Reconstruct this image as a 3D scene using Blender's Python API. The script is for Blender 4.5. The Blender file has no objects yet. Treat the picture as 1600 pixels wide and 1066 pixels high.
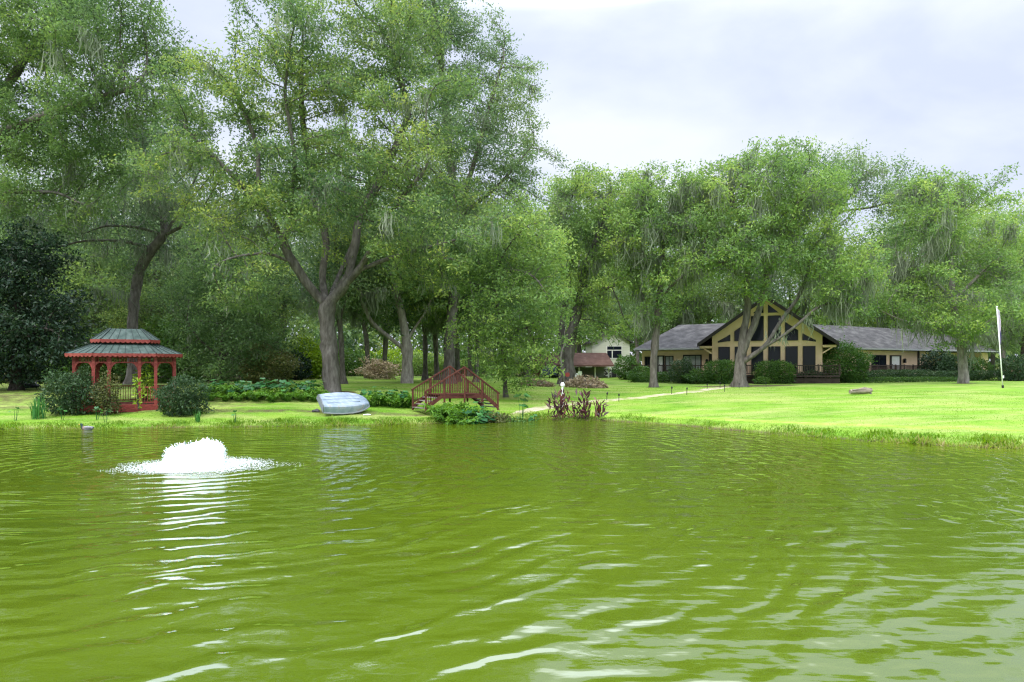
import bpy, math, random
import numpy as np
from mathutils import Vector, Matrix
from math import radians as R, pi, sin, cos

S = bpy.context.scene
C = S.collection
# ------------------------------------------------------------------ camera
CAMZ, HZ, F = 3.0, 572.0, 1067.0          # camera height over the water, horizon row, focal length in photo pixels
cam = bpy.data.objects.new('camera', bpy.data.cameras.new('camera'))
C.objects.link(cam)
cam.location = (0, 0, CAMZ)
cam.rotation_euler = (R(90), 0, 0)
cam.data.sensor_width = 36
cam.data.lens = 36 * F / 1600
cam.data.shift_y = (HZ - 533) / 1600
cam.data.clip_end = 6000
S.camera = cam
# ------------------------------------------------------------------ world and sun
S.view_settings.view_transform = 'Standard'
S.view_settings.look = 'None'
S.view_settings.exposure = 1.1
S.view_settings.gamma = 1
S.cycles.use_denoising = True
S.cycles.denoiser = 'OPENIMAGEDENOISE'
S.cycles.denoising_input_passes = 'RGB_ALBEDO_NORMAL'
S.cycles.denoising_prefilter = 'NONE'
S.cycles.filter_width = 1.25
S.cycles.max_bounces = 12
S.cycles.diffuse_bounces = 8
S.cycles.glossy_bounces = 3
S.cycles.transmission_bounces = 8
S.cycles.sample_clamp_indirect = 10
SUN = Vector((-0.45, -0.55, 0.9)).normalized()
w = bpy.data.worlds.new('World'); S.world = w; w.use_nodes = True
nt = w.node_tree; nt.nodes.clear()
def wn(t, **k):
    n = nt.nodes.new(t)
    for a, b in k.items(): setattr(n, a, b)
    return n
wl = nt.links.new
out = wn('ShaderNodeOutputWorld'); bg = wn('ShaderNodeBackground'); bg.inputs['Strength'].default_value = 0.1
sky = wn('ShaderNodeTexSky', sky_type='NISHITA', sun_disc=False, sun_elevation=math.asin(SUN.z), sun_rotation=math.atan2(SUN.x, SUN.y))
tc = wn('ShaderNodeTexCoord'); sep = wn('ShaderNodeSeparateXYZ'); wl(tc.outputs['Generated'], sep.inputs[0])
mp = wn('ShaderNodeMapping'); mp.inputs['Scale'].default_value = (1.0, 1.0, 2.2); mp.inputs['Location'].default_value = (0.35, 0.2, 0.1)
wl(tc.outputs['Generated'], mp.inputs[0])
cn = wn('ShaderNodeTexNoise'); cn.inputs['Scale'].default_value = 2.7; cn.inputs['Detail'].default_value = 7; cn.inputs['Roughness'].default_value = 0.5; cn.inputs['Distortion'].default_value = 0.25
wl(mp.outputs[0], cn.inputs['Vector'])
cr = wn('ShaderNodeValToRGB')
cr.color_ramp.elements[0].position = 0.39; cr.color_ramp.elements[0].color = (0.585, 0.64, 0.79, 1)
cr.color_ramp.elements[1].position = 0.62; cr.color_ramp.elements[1].color = (0.78, 0.815, 0.92, 1)
e = cr.color_ramp.elements.new(0.50); e.color = (0.67, 0.72, 0.85, 1)
wl(cn.outputs['Fac'], cr.inputs[0])
lum = wn('ShaderNodeValToRGB')                       # an overcast sky is up to three times brighter overhead than low down
lum.color_ramp.elements[0].position = 0.0; lum.color_ramp.elements[0].color = (0.20,) * 3 + (1,)
lum.color_ramp.elements[1].position = 1.0; lum.color_ramp.elements[1].color = (1.1,) * 3 + (1,)
e = lum.color_ramp.elements.new(0.30); e.color = (0.215,) * 3 + (1,)
e = lum.color_ramp.elements.new(0.46); e.color = (0.232,) * 3 + (1,)
e = lum.color_ramp.elements.new(0.55); e.color = (0.9,) * 3 + (1,)
wl(sep.outputs['Z'], lum.inputs[0])
mul = wn('ShaderNodeMixRGB', blend_type='MULTIPLY'); mul.inputs[0].default_value = 1
wl(cr.outputs[0], mul.inputs[1]); wl(lum.outputs[0], mul.inputs[2])
sc_ = wn('ShaderNodeVectorMath', operation='SCALE'); sc_.inputs['Scale'].default_value = 28
wl(mul.outputs[0], sc_.inputs[0])
mx = wn('ShaderNodeMixRGB'); mx.inputs[0].default_value = 0.93
wl(sky.outputs[0], mx.inputs[1]); wl(sc_.outputs[0], mx.inputs[2])
wl(mx.outputs[0], bg.inputs['Color']); wl(bg.outputs[0], out.inputs[0])
sl = bpy.data.lights.new('sun', 'SUN'); sl.energy = 1.5; sl.angle = R(14); sl.color = (1, 0.96, 0.88)
so = bpy.data.objects.new('sun', sl); C.objects.link(so)
so.rotation_euler = SUN.to_track_quat('Z', 'Y').to_euler(); so.location = (-30, -40, 80)

# ------------------------------------------------------------------ helpers
def tag(o, label=None, cat=None, group=None, kind=None):
    for k, v in (('label', label), ('category', cat), ('group', group), ('kind', kind)):
        if v: o[k] = v
    return o
def empty(name, loc, label=None, cat=None, group=None, rz=0):
    o = bpy.data.objects.new(name, None); C.objects.link(o); o.location = loc; o.rotation_euler = (0, 0, rz)
    o.empty_display_size = 0.3
    return tag(o, label, cat, group)
def link(name, me, mat, parent=None):
    o = bpy.data.objects.new(name, me); C.objects.link(o)
    if mat: me.materials.append(mat)
    if parent: o.parent = parent
    return o
def copy_tree(o, parent=None):
    c = o.copy(); C.objects.link(c); c.parent = parent
    for ch in list(o.children): copy_tree(ch, c)
    return c
def mesh_np(name, V, Fc, tint=None, smooth=False):
    V = np.asarray(V, np.float32); Fc = np.asarray(Fc, np.int32); m, k = Fc.shape
    me = bpy.data.meshes.new(name)
    me.vertices.add(len(V)); me.vertices.foreach_set('co', V.ravel())
    me.loops.add(m * k); me.loops.foreach_set('vertex_index', Fc.ravel())
    me.polygons.add(m); me.polygons.foreach_set('loop_start', np.arange(0, m * k, k, dtype=np.int32))
    me.update(calc_edges=True)
    if smooth: me.polygons.foreach_set('use_smooth', np.ones(m, bool))
    if tint is not None:
        a = me.attributes.new('tint', 'FLOAT', 'POINT'); a.data.foreach_set('value', np.asarray(tint, np.float32))
    return me
class MB:
    """collects shapes; build() links them as one mesh"""
    def __init__(s, M=None): s.v = []; s.f = []; s.M = M
    def add(s, vs, fs):
        b = len(s.v)
        s.v += [tuple(s.M(v)) if s.M else tuple(v) for v in vs]
        s.f += [tuple(i + b for i in f) for f in fs]
    def box(s, x0, x1, y0, y1, z0, z1):
        s.add([(x, y, z) for z in (z0, z1) for x, y in ((x0, y0), (x1, y0), (x1, y1), (x0, y1))],
              [(3, 2, 1, 0), (4, 5, 6, 7), (0, 1, 5, 4), (1, 2, 6, 5), (2, 3, 7, 6), (3, 0, 4, 7)])
    def bar(s, a, b, wd, h):
        """square bar from a to b, wd across and h high"""
        a, b = Vector(a), Vector(b); d = (b - a).normalized()
        sd = d.cross(Vector((0, 0, 1)))
        if sd.length < 1e-3: sd = Vector((1, 0, 0))
        sd.normalize(); up = sd.cross(d)
        vs = [p + sd * (i * wd / 2) + up * (j * h / 2) for p in (a, b) for i, j in ((-1, -1), (1, -1), (1, 1), (-1, 1))]
        s.add(vs, [(0, 1, 2, 3), (7, 6, 5, 4), (0, 4, 5, 1), (1, 5, 6, 2), (2, 6, 7, 3), (3, 7, 4, 0)])
    def prism(s, poly, y0, y1):
        """polygon in x,z pushed from y0 to y1"""
        n = len(poly)
        s.add([(x, y0, z) for x, z in poly] + [(x, y1, z) for x, z in poly],
              [tuple(range(n)), tuple(range(2 * n - 1, n - 1, -1))] + [(i, i + n, (i + 1) % n + n, (i + 1) % n) for i in range(n)])
    def slab(s, poly, z0, z1):
        n = len(poly)
        s.add([(x, y, z0) for x, y in poly] + [(x, y, z1) for x, y in poly],
              [tuple(range(n - 1, -1, -1)), tuple(range(n, 2 * n))] + [(i, (i + 1) % n, (i + 1) % n + n, i + n) for i in range(n)])
    def tube(s, pts, rad, n=8):
        pts = [Vector(p) for p in pts]
        if not hasattr(rad, '__len__'): rad = [rad] * len(pts)
        vs = []; fs = []; ref = Vector((0.31, 0.87, 0.1))
        for i, p in enumerate(pts):
            d = (pts[min(i + 1, len(pts) - 1)] - pts[max(i - 1, 0)]).normalized()
            a = ref - d * ref.dot(d)
            if a.length < 1e-3: a = Vector((1, 0, 0)) - d * d.x
            a.normalize(); b = d.cross(a)
            vs += [p + (a * cos(2 * pi * k / n) + b * sin(2 * pi * k / n)) * rad[i] for k in range(n)]
        for i in range(len(pts) - 1):
            for k in range(n):
                k2 = (k + 1) % n
                fs.append((i * n + k, i * n + k2, (i + 1) * n + k2, (i + 1) * n + k))
        fs.append(tuple(range(n - 1, -1, -1))); fs.append(tuple(range((len(pts) - 1) * n, len(pts) * n)))
        s.add(vs, fs)
    def ball(s, c, r, nu=12, nv=8, f=None):
        """closed ellipsoid; f(dir) scales the radius"""
        if not hasattr(r, '__len__'): r = (r, r, r)
        vs = []; fs = []
        for j in range(nv + 1):
            t = pi * j / nv
            for i in range(nu):
                d = Vector((sin(t) * cos(2 * pi * i / nu), sin(t) * sin(2 * pi * i / nu), cos(t)))
                k = f(d) if f else 1
                vs.append((c[0] + d.x * r[0] * k, c[1] + d.y * r[1] * k, c[2] + d.z * r[2] * k))
        for j in range(nv):
            for i in range(nu):
                i2 = (i + 1) % nu
                fs.append((j * nu + i, (j + 1) * nu + i, (j + 1) * nu + i2, j * nu + i2))
        s.add(vs, fs)
    def build(s, name, mat, parent=None, smooth=False):
        o = parent; off = Vector((0, 0, 0))
        me = bpy.data.meshes.new(name)
        me.from_pydata([tuple(v) for v in s.v], [], s.f); me.update()
        if smooth: me.polygons.foreach_set('use_smooth', [True] * len(me.polygons))
        return link(name, me, mat, parent)
def X(px, D): return (px - 800) / F * D
def Zp(py, D): return CAMZ - (py - HZ) / F * D

# ------------------------------------------------------------------ materials
def mat(name, col=(0.5, 0.5, 0.5), rough=0.7, spec=0.3, metal=0.0):
    m = bpy.data.materials.new(name); m.use_nodes = True
    b = m.node_tree.nodes['Principled BSDF']
    b.inputs['Base Color'].default_value = (*col, 1); b.inputs['Roughness'].default_value = rough
    b.inputs['Specular IOR Level'].default_value = spec; b.inputs['Metallic'].default_value = metal
    return m, m.node_tree, b
def ramp(t, stops):
    n = t.nodes.new('ShaderNodeValToRGB'); el = n.color_ramp.elements
    while len(el) < len(stops): el.new(0.5)
    for e, (p, c) in zip(el, sorted(stops)): e.position = p; e.color = (*c, 1)
    return n
def noise(t, scale, detail=4, rough=0.55, vec=None, stretch=None, coord='Object', dist=0):
    n = t.nodes.new('ShaderNodeTexNoise'); n.inputs['Scale'].default_value = scale
    n.inputs['Detail'].default_value = detail; n.inputs['Roughness'].default_value = rough; n.inputs['Distortion'].default_value = dist
    if vec is None:
        vec = t.nodes.new('ShaderNodeTexCoord').outputs[coord]
    if stretch:
        m = t.nodes.new('ShaderNodeMapping'); m.inputs['Scale'].default_value = stretch
        t.links.new(vec, m.inputs[0]); vec = m.outputs[0]
    t.links.new(vec, n.inputs['Vector'])
    return n
def mottled(name, stops, scale=6, rough=0.8, bump=0.0, stretch=None, detail=6, spec=0.25, bscale=None):
    m, t, b = mat(name, rough=rough, spec=spec)
    n = noise(t, scale, detail, 0.6, stretch=stretch); r = ramp(t, stops)
    t.links.new(n.outputs['Fac'], r.inputs[0]); t.links.new(r.outputs[0], b.inputs['Base Color'])
    if bump:
        bp = t.nodes.new('ShaderNodeBump'); bp.inputs['Strength'].default_value = 0.8; bp.inputs['Distance'].default_value = bump
        n2 = noise(t, bscale or scale * 2, 6, 0.65, stretch=stretch)
        t.links.new(n2.outputs['Fac'], bp.inputs['Height']); t.links.new(bp.outputs[0], b.inputs['Normal'])
    return m
def leafmat(name, stops, trans=0.45, rough=0.5, spec=0.25):
    """stops over the per leaf 'tint' attribute, from old dark leaves to young yellow ones"""
    m, t, b = mat(name, rough=rough, spec=spec)
    a = t.nodes.new('ShaderNodeAttribute'); a.attribute_name = 'tint'
    r = ramp(t, stops); t.links.new(a.outputs['Fac'], r.inputs[0])
    t.links.new(r.outputs[0], b.inputs['Base Color'])
    tr = t.nodes.new('ShaderNodeBsdfTranslucent')
    hs = t.nodes.new('ShaderNodeHueSaturation'); hs.inputs['Value'].default_value = 1.25; hs.inputs['Saturation'].default_value = 1.1; hs.inputs['Hue'].default_value = 0.485
    t.links.new(r.outputs[0], hs.inputs['Color']); t.links.new(hs.outputs[0], tr.inputs['Color'])
    mxs = t.nodes.new('ShaderNodeMixShader'); mxs.inputs[0].default_value = trans
    t.links.new(b.outputs[0], mxs.inputs[1]); t.links.new(tr.outputs[0], mxs.inputs[2])
    t.links.new(mxs.outputs[0], t.nodes['Material Output'].inputs['Surface'])
    return m
M = {}
M['oak'] = leafmat('oak_leaf', [(0, (0.058, 0.116, 0.052)), (0.45, (0.137, 0.232, 0.072)), (0.75, (0.244, 0.336, 0.093)), (1, (.36, .42, .095))])
M['oak_grey'] = leafmat('grey_oak_leaf', [(0, (0.066, 0.126, 0.06)), (0.5, (0.146, 0.232, 0.1)), (1, (0.264, 0.348, 0.132))])
M['oak_light'] = leafmat('light_oak_leaf', [(0, (0.085, 0.16, 0.057)), (0.5, (0.199, 0.325, 0.085)), (1, (0.376, 0.467, 0.114))])
M['oak_dark'] = leafmat('dark_oak_leaf', [(0, (0.069, 0.131, 0.05)), (0.5, (0.144, 0.244, 0.077)), (1, (0.25, 0.35, 0.094))], trans=.5)
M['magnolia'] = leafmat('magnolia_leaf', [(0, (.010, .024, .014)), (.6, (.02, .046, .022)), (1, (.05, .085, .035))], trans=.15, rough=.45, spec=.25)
M['shrub'] = leafmat('shrub_leaf', [(0, (.022, .05, .022)), (.5, (.04, .085, .03)), (.85, (.075, .125, .045)), (1, (.15, .12, .07))], trans=.25)
M['shrub_green'] = leafmat('green_shrub_leaf', [(0, (0.036, 0.09, 0.022)), (0.5, (0.072, 0.162, 0.03)), (1, (0.156, 0.264, 0.048))], trans=.3)
M['shrub_brown'] = leafmat('bronze_shrub_leaf', [(0, (0.05, 0.075, 0.025)), (0.5, (0.112, 0.125, 0.037)), (1, (0.237, 0.2, 0.075))], trans=.25)
M['lime'] = leafmat('lime_leaf', [(0, (0.138, 0.253, 0.034)), (0.5, (0.276, 0.437, 0.046)), (1, (0.483, 0.575, 0.069))], trans=.4)
M['ear'] = leafmat('elephant_ear_leaf', [(0, (.02, .085, .03)), (.6, (.04, .15, .04)), (1, (.08, .24, .05))], trans=.3, rough=.35, spec=.4)
M['fern'] = leafmat('fern_leaf', [(0, (.06, .15, .02)), (.6, (.11, .25, .03)), (1, (.2, .36, .05))], trans=.35)
M['canna'] = leafmat('canna_leaf', [(0, (.045, .025, .03)), (.5, (.115, .05, .052)), (.8, (.20, .07, .05)), (1, (.10, .15, .05))], trans=.3, rough=.35, spec=.4)
M['iris'] = leafmat('iris_leaf', [(0, (.03, .12, .03)), (1, (.08, .26, .05))], trans=.3)
M['grass'] = leafmat('grass_blade', [(0, (.085, .195, .016)), (.5, (.16, .30, .026)), (.8, (.25, .34, .05)), (1, (.32, .29, .11))], trans=.4)
M['dry'] = leafmat('dry_twig', [(0, (.14, .10, .06)), (.6, (.28, .21, .12)), (1, (.40, .33, .22))], trans=.1)
M['moss'] = leafmat('spanish_moss', [(0, (.12, .15, .10)), (.6, (.21, .25, .17)), (1, (.33, .36, .27))], trans=.35, rough=.9)
M['bark'] = mottled('oak_bark', [(.25, (.034, .029, .024)), (.5, (.108, .097, .084)), (.75, (.19, .175, .157))], 3.2, .9, .06, (1.6, 1.6, .45), 8, bscale=7)
M['bark_pale'] = mottled('pale_bark', [(.25, (.08, .07, .055)), (.5, (.21, .19, .165)), (.75, (.36, .34, .30))], 3.0, .9, .05, (1.6, 1.6, .45), 8, bscale=7)
M['bark_dark'] = mottled('dark_bark', [(.25, (.022, .019, .016)), (.5, (.055, .046, .038)), (.75, (.10, .088, .075))], 3.2, .9, .05, (1.6, 1.6, .45), 8, bscale=7)
M['red'] = mottled('red_paint', [(.3, (.13, .024, .018)), (.5, (.22, .042, .033)), (.68, (.29, .075, .055))], 5, .6, stretch=(1, 1, 2.2))
M['bridge'] = mottled('red_stain', [(.3, (.05, .015, .010)), (.55, (.09, .028, .017)), (.75, (.14, .055, .036))], 5, .75, stretch=(1, 1, 2))
M['greyboard'] = mottled('grey_board', [(.3, (.10, .09, .075)), (.7, (.26, .24, .21))], 4, .85)
M['stucco'] = mottled('tan_stucco', [(.3, (.70, .50, .33)), (.7, (.79, .585, .40))], 1.6, .85, .004, bscale=40)
M['trim'] = mat('dark_trim', (.022, .018, .017), .5)[0]
M['deck'] = mottled('dark_deck_wood', [(.3, (.035, .026, .022)), (.7, (.075, .055, .045))], 3, .8)
M['fascia'] = mat('pale_gutter', (.30, .31, .32), .5)[0]
M['glass'] = mat('dark_glass', (.010, .013, .02), .08, .22)[0]
M['blind'] = mottled('window_blind', [(.3, (.22, .26, .24)), (.7, (.32, .36, .33))], 2, .35)
M['whitepaint'] = mottled('white_paint', [(.3, (.62, .62, .58)), (.7, (.76, .76, .72))], 3, .6)
M['white'] = mat('white_plastic', (.78, .79, .8), .4)[0]
M['black'] = mat('black_metal', (.015, .015, .016), .45)[0]

# ------------------------------------------------------------------ ground, pond, path
shore_px = [(-160, 672), (0, 671), (135, 670), (300, 668), (420, 667), (520, 665.5), (640, 663), (705, 661), (735, 657), (790, 655.5), (845, 655), (900, 657.5),
            (950, 658), (1000, 661), (1060, 665), (1110, 669.5), (1200, 677), (1290, 684), (1350, 689), (1410, 692), (1500, 698), (1600, 701)]
PW = []
for px, py in shore_px:
    D = CAMZ * F / (py - HZ); PW.append((X(px, D), D))
PW += [(27, 20), (31, 12), (27, 4), (14, 1.8), (0, 2.2), (-20, 1.5), (-38, 6), (-46, 18), (-42, 28)]
PW = np.array(PW)
def sdist(x, y):
    """distance to the pond's edge, negative over the pond"""
    x = np.asarray(x, float); y = np.asarray(y, float)
    d = np.full(x.shape, 1e9); ins = np.zeros(x.shape, bool)
    n = len(PW)
    for i in range(n):
        a = PW[i]; b = PW[(i + 1) % n]; e = b - a
        t = np.clip(((x - a[0]) * e[0] + (y - a[1]) * e[1]) / (e @ e), 0, 1)
        d = np.minimum(d, np.hypot(x - a[0] - t * e[0], y - a[1] - t * e[1]))
        c = (a[1] > y) != (b[1] > y)
        with np.errstate(divide='ignore', invalid='ignore'):
            xi = a[0] + (y - a[1]) * e[0] / e[1] if e[1] else np.full(x.shape, 1e9)
        ins ^= c & (x < xi)
    return np.where(ins, -d, d)
def smooth(a, b, x):
    t = np.clip((x - a) / (b - a), 0, 1); return t * t * (3 - 2 * t)
def fbm(x, y, s, seed=0):
    r = np.random.RandomState(seed); o = 0
    for k in range(5):
        a = r.rand(3) * 6.28; f = (0.6 + r.rand()) * s * 1.55 ** k
        o = o + (np.sin(x * f * cos(a[0]) + y * f * sin(a[0]) + a[1]) * np.cos(x * f * sin(a[2]) * .8 - y * f * cos(a[2]) + a[1] * 2)) / 1.4 ** k
    return o / 2.4
def hraw(x, y):
    s = sdist(x, y) + 0.22 * fbm(x, y, 1.3, 3)
    l = np.interp(s, [-6, -1.5, 0, .5, 2, 4.5, 7, 10.5, 20, 40, 300], [-1.4, -.7, 0, .12, .3, .58, .86, 1.34, 1.55, 1.62, 2.0])
    r_ = np.interp(s, [-6, -1.5, 0, .5, 1.5, 4, 8, 13, 20, 27, 45, 300], [-1.4, -.7, 0, .15, .32, .5, .75, 1.0, 1.2, 1.36, 1.5, 1.9])
    t = smooth(-3, 7, x - .08 * (y - 38))
    z = l * (1 - t) + r_ * t
    z = z + np.where(s > .5, .05 * fbm(x, y, .35, 7) * np.clip(s / 6, 0, 1), 0)
    return np.where(y < 3, np.minimum(z, 1.35), z)
gx = np.concatenate([[-3000, -1200, -500, -250, -150, -110, -90], np.arange(-75, 80.1, .5), [95, 115, 160, 260, 500, 1200, 3000]])
gy = np.concatenate([[-3000, -1000, -400, -150, -60, -25], np.arange(-10, 24, 1.0), np.arange(24, 60, .4), np.arange(60, 120.1, 1.0), [140, 180, 260, 500, 1200, 4000]])
GX, GY = np.meshgrid(gx, gy)
GZ = hraw(GX, GY)
def gz(x, y):
    i = min(max(np.searchsorted(gx, x) - 1, 0), len(gx) - 2); j = min(max(np.searchsorted(gy, y) - 1, 0), len(gy) - 2)
    u = (x - gx[i]) / (gx[i + 1] - gx[i]); v = (y - gy[j]) / (gy[j + 1] - gy[j])
    return float((GZ[j, i] * (1 - u) + GZ[j, i + 1] * u) * (1 - v) + (GZ[j + 1, i] * (1 - u) + GZ[j + 1, i + 1] * u) * v)
def gzv(x, y):
    i = np.clip(np.searchsorted(gx, x) - 1, 0, len(gx) - 2); j = np.clip(np.searchsorted(gy, y) - 1, 0, len(gy) - 2)
    u = (x - gx[i]) / (gx[i + 1] - gx[i]); v = (y - gy[j]) / (gy[j + 1] - gy[j])
    return (GZ[j, i] * (1 - u) + GZ[j, i + 1] * u) * (1 - v) + (GZ[j + 1, i] * (1 - u) + GZ[j + 1, i + 1] * u) * v
nx, ny = len(gx), len(gy)
idx = np.arange(nx * ny).reshape(ny, nx)
quads = np.stack([idx[:-1, :-1], idx[:-1, 1:], idx[1:, 1:], idx[1:, :-1]], -1).reshape(-1, 4)
me = mesh_np('ground', np.stack([GX, GY, GZ], -1).reshape(-1, 3), quads, smooth=True)
sd = sdist(GX, GY)
PX = 800 + F * GX / np.maximum(GY, 1)
litter = smooth(36.5, 39.5, GY + .6 * fbm(GX, GY, .8, 11)) * smooth(-9, -16, GX) * (1 - .8 * smooth(41.5, 43.5, GY) * smooth(-21, -15, GX)) * .55    # under the left trees
litter = np.maximum(litter, .62 * np.exp(-((GY - 37.6 + .3 * fbm(GX, GY, .9, 5)) / 1.15) ** 2) * smooth(-3.5, -5, GX))
litter = np.maximum(litter, .75 * smooth(57, 60, GY) * smooth(-23, -27, GX))
litter = np.maximum(litter, smooth(88, 96, GY) * smooth(6, 2, GX))
for px, D, rx, ry in ((1165, 57.5, 5.0, 1.6), (1022, 57, .9, .5), (885, 61, 1.6, .8), (1505, 60, 1.3, .7), (635, 57, 1.6, .8), (520, 44, 1.7, 1)):
    litter = np.maximum(litter, np.exp(-(((GX - X(px, D)) / rx) ** 2 + ((GY - D) / ry) ** 2) ** 2))
litter = np.maximum(litter, smooth(92, 105, GY))
for nm, arr in (('litter', litter), ('shore', sd)):
    a = me.attributes.new(nm, 'FLOAT', 'POINT'); a.data.foreach_set('value', arr.astype(np.float32).ravel())
def ground_material():
    m, t, b = mat('lawn_ground', rough=.9, spec=.1)
    L = t.links.new
    n1 = noise(t, .34, 7, .68); n2 = noise(t, 9, 6, .75); n3 = noise(t, .55, 5, .6, stretch=(.35, 1.6, 1))
    r1 = ramp(t, [(.32, (.085, .20, .014)), (.5, (.145, .28, .024)), (.68, (.225, .32, .05))]); L(n1.outputs['Fac'], r1.inputs[0])
    r2 = ramp(t, [(.44, (0, 0, 0)), (.64, (1, 1, 1))]); L(n3.outputs['Fac'], r2.inputs[0])
    mx1 = t.nodes.new('ShaderNodeMixRGB'); mx1.inputs[2].default_value = (.29, .325, .10, 1)
    k = t.nodes.new('ShaderNodeMath'); k.operation = 'MULTIPLY'; k.inputs[1].default_value = .8
    L(r2.outputs[0], k.inputs[0]); L(k.outputs[0], mx1.inputs[0]); L(r1.outputs[0], mx1.inputs[1])
    # blade scale variation
    r3 = ramp(t, [(.28, (.55, .55, .55)), (.5, (.95, .95, .95)), (.75, (1.2, 1.2, 1.1))]); L(n2.outputs['Fac'], r3.inputs[0])
    mx2 = t.nodes.new('ShaderNodeMixRGB'); mx2.blend_type = 'MULTIPLY'; mx2.inputs[0].default_value = .8
    L(mx1.outputs[0], mx2.inputs[1]); L(r3.outputs[0], mx2.inputs[2])
    # leaf litter
    at = t.nodes.new('ShaderNodeAttribute'); at.attribute_name = 'litter'
    n4 = noise(t, 1.4, 6, .65); n5 = noise(t, 14, 5, .7)
    ad = t.nodes.new('ShaderNodeMath'); ad.operation = 'MULTIPLY_ADD'; ad.inputs[1].default_value = 1.5
    L(at.outputs['Fac'], ad.inputs[0]); s_ = t.nodes.new('ShaderNodeMath'); s_.operation = 'SUBTRACT'; s_.inputs[1].default_value = 1.0
    L(n4.outputs['Fac'], s_.inputs[0]); L(s_.outputs[0], ad.inputs[2])
    rl = ramp(t, [(.15, (0, 0, 0)), (.5, (1, 1, 1))]); L(ad.outputs[0], rl.inputs[0])
    rc = ramp(t, [(.3, (.045, .042, .016)), (.5, (.09, .085, .035)), (.7, (.16, .13, .065))]); L(n5.outputs['Fac'], rc.inputs[0])
    mx3 = t.nodes.new('ShaderNodeMixRGB'); L(rl.outputs[0], mx3.inputs[0]); L(mx2.outputs[0], mx3.inputs[1]); L(rc.outputs[0], mx3.inputs[2])
    # mud at and under the water's edge
    a2 = t.nodes.new('ShaderNodeAttribute'); a2.attribute_name = 'shore'
    rm = ramp(t, [(.0, (1, 1, 1)), (.3, (0, 0, 0))]); L(a2.outputs['Fac'], rm.inputs[0])
    mx4 = t.nodes.new('ShaderNodeMixRGB'); mx4.inputs[2].default_value = (.09, .075, .035, 1)
    L(rm.outputs[0], mx4.inputs[0]); L(mx3.outputs[0], mx4.inputs[1]); L(mx4.outputs[0], b.inputs['Base Color'])
    bp = t.nodes.new('ShaderNodeBump'); bp.inputs['Distance'].default_value = .06; bp.inputs['Strength'].default_value = .7
    L(n2.outputs['Fac'], bp.inputs['Height']); L(bp.outputs[0], b.inputs['Normal'])
    return m
g = link('ground', me, ground_material()); tag(g, kind='structure')

FX, FY = X(305, 20.6), 20.6                      # the fountain
def water_material():
    m, t, b = mat('pond_water', (.088, .150, .004), .06, .5)
    b.inputs['IOR'].default_value = 1.95
    L = t.links.new
    geo = t.nodes.new('ShaderNodeNewGeometry')
    def math(op, a, b_=None, c=None):
        n = t.nodes.new('ShaderNodeMath'); n.operation = op
        for i, v in enumerate((a, b_, c)):
            if v is None: continue
            if isinstance(v, (int, float)): n.inputs[i].default_value = v
            else: L(v, n.inputs[i])
        return n.outputs[0]
    P = geo.outputs['Position']
    ds = t.nodes.new('ShaderNodeVectorMath'); ds.operation = 'DISTANCE'; L(P, ds.inputs[0]); ds.inputs[1].default_value = (FX, FY, 0)
    r = ds.outputs['Value']
    nz = noise(t, .28, 3, .5, vec=P).outputs['Fac']; nz2 = noise(t, .9, 3, .5, vec=P).outputs['Fac']
    rd = math('ADD', r, math('ADD', math('MULTIPLY', nz, 2.6), math('MULTIPLY', nz2, .42)))
    w1 = math('SINE', math('MULTIPLY', rd, 2 * pi / .66))
    w2 = math('SINE', math('MULTIPLY', rd, 2 * pi / .36))
    msk = noise(t, .33, 3, .5, vec=P, stretch=(1, 1, 1)).outputs['Fac']
    mr = ramp(t, [(.36, (.25, .25, .25)), (.62, (1, 1, 1))]); L(msk, mr.inputs[0])
    fl = math('ADD', math('DIVIDE', 1.5, math('ADD', r, 1.5)), .58)
    h = math('MULTIPLY', math('ADD', math('MULTIPLY', w1, .0165), math('MULTIPLY', w2, .0038)), math('MULTIPLY', mr.outputs[0], fl))
    n1 = noise(t, 1.35, 2, .4, vec=P, stretch=(.42, 1.3, 1)).outputs['Fac']
    n2 = noise(t, 4.5, 2, .5, vec=P, stretch=(.6, 1.2, 1)).outputs['Fac']
    n3 = noise(t, 11, 3, .6, vec=P, stretch=(.7, 1.1, 1)).outputs['Fac']; m3 = ramp(t, [(.56, (0, 0, 0)), (.68, (1, 1, 1))]); L(noise(t, .8, 3, .6, vec=P).outputs['Fac'], m3.inputs[0])
    h = math('ADD', h, math('ADD', math('MULTIPLY', n1, .05), math('ADD', math('MULTIPLY', n2, .005), math('MULTIPLY', math('MULTIPLY', n3, m3.outputs[0]), .006))))
    bp = t.nodes.new('ShaderNodeBump'); bp.inputs['Distance'].default_value = 1.0; bp.inputs['Strength'].default_value = 1.0
    L(h, bp.inputs['Height']); L(bp.outputs[0], b.inputs['Normal'])
    cn_ = noise(t, .12, 3, .5, vec=P); rc = ramp(t, [(.35, (.055, .086, .004)), (.65, (.069, .102, .005))])
    L(cn_.outputs['Fac'], rc.inputs[0]); L(rc.outputs[0], b.inputs['Base Color'])
    return m
wb = MB(); wb.add([(-70, 0, 0), (40, 0, 0), (40, 46, 0), (-70, 46, 0)], [(0, 1, 2, 3)])
wo = wb.build('pond_water', water_material()); tag(wo, kind='structure')

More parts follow.
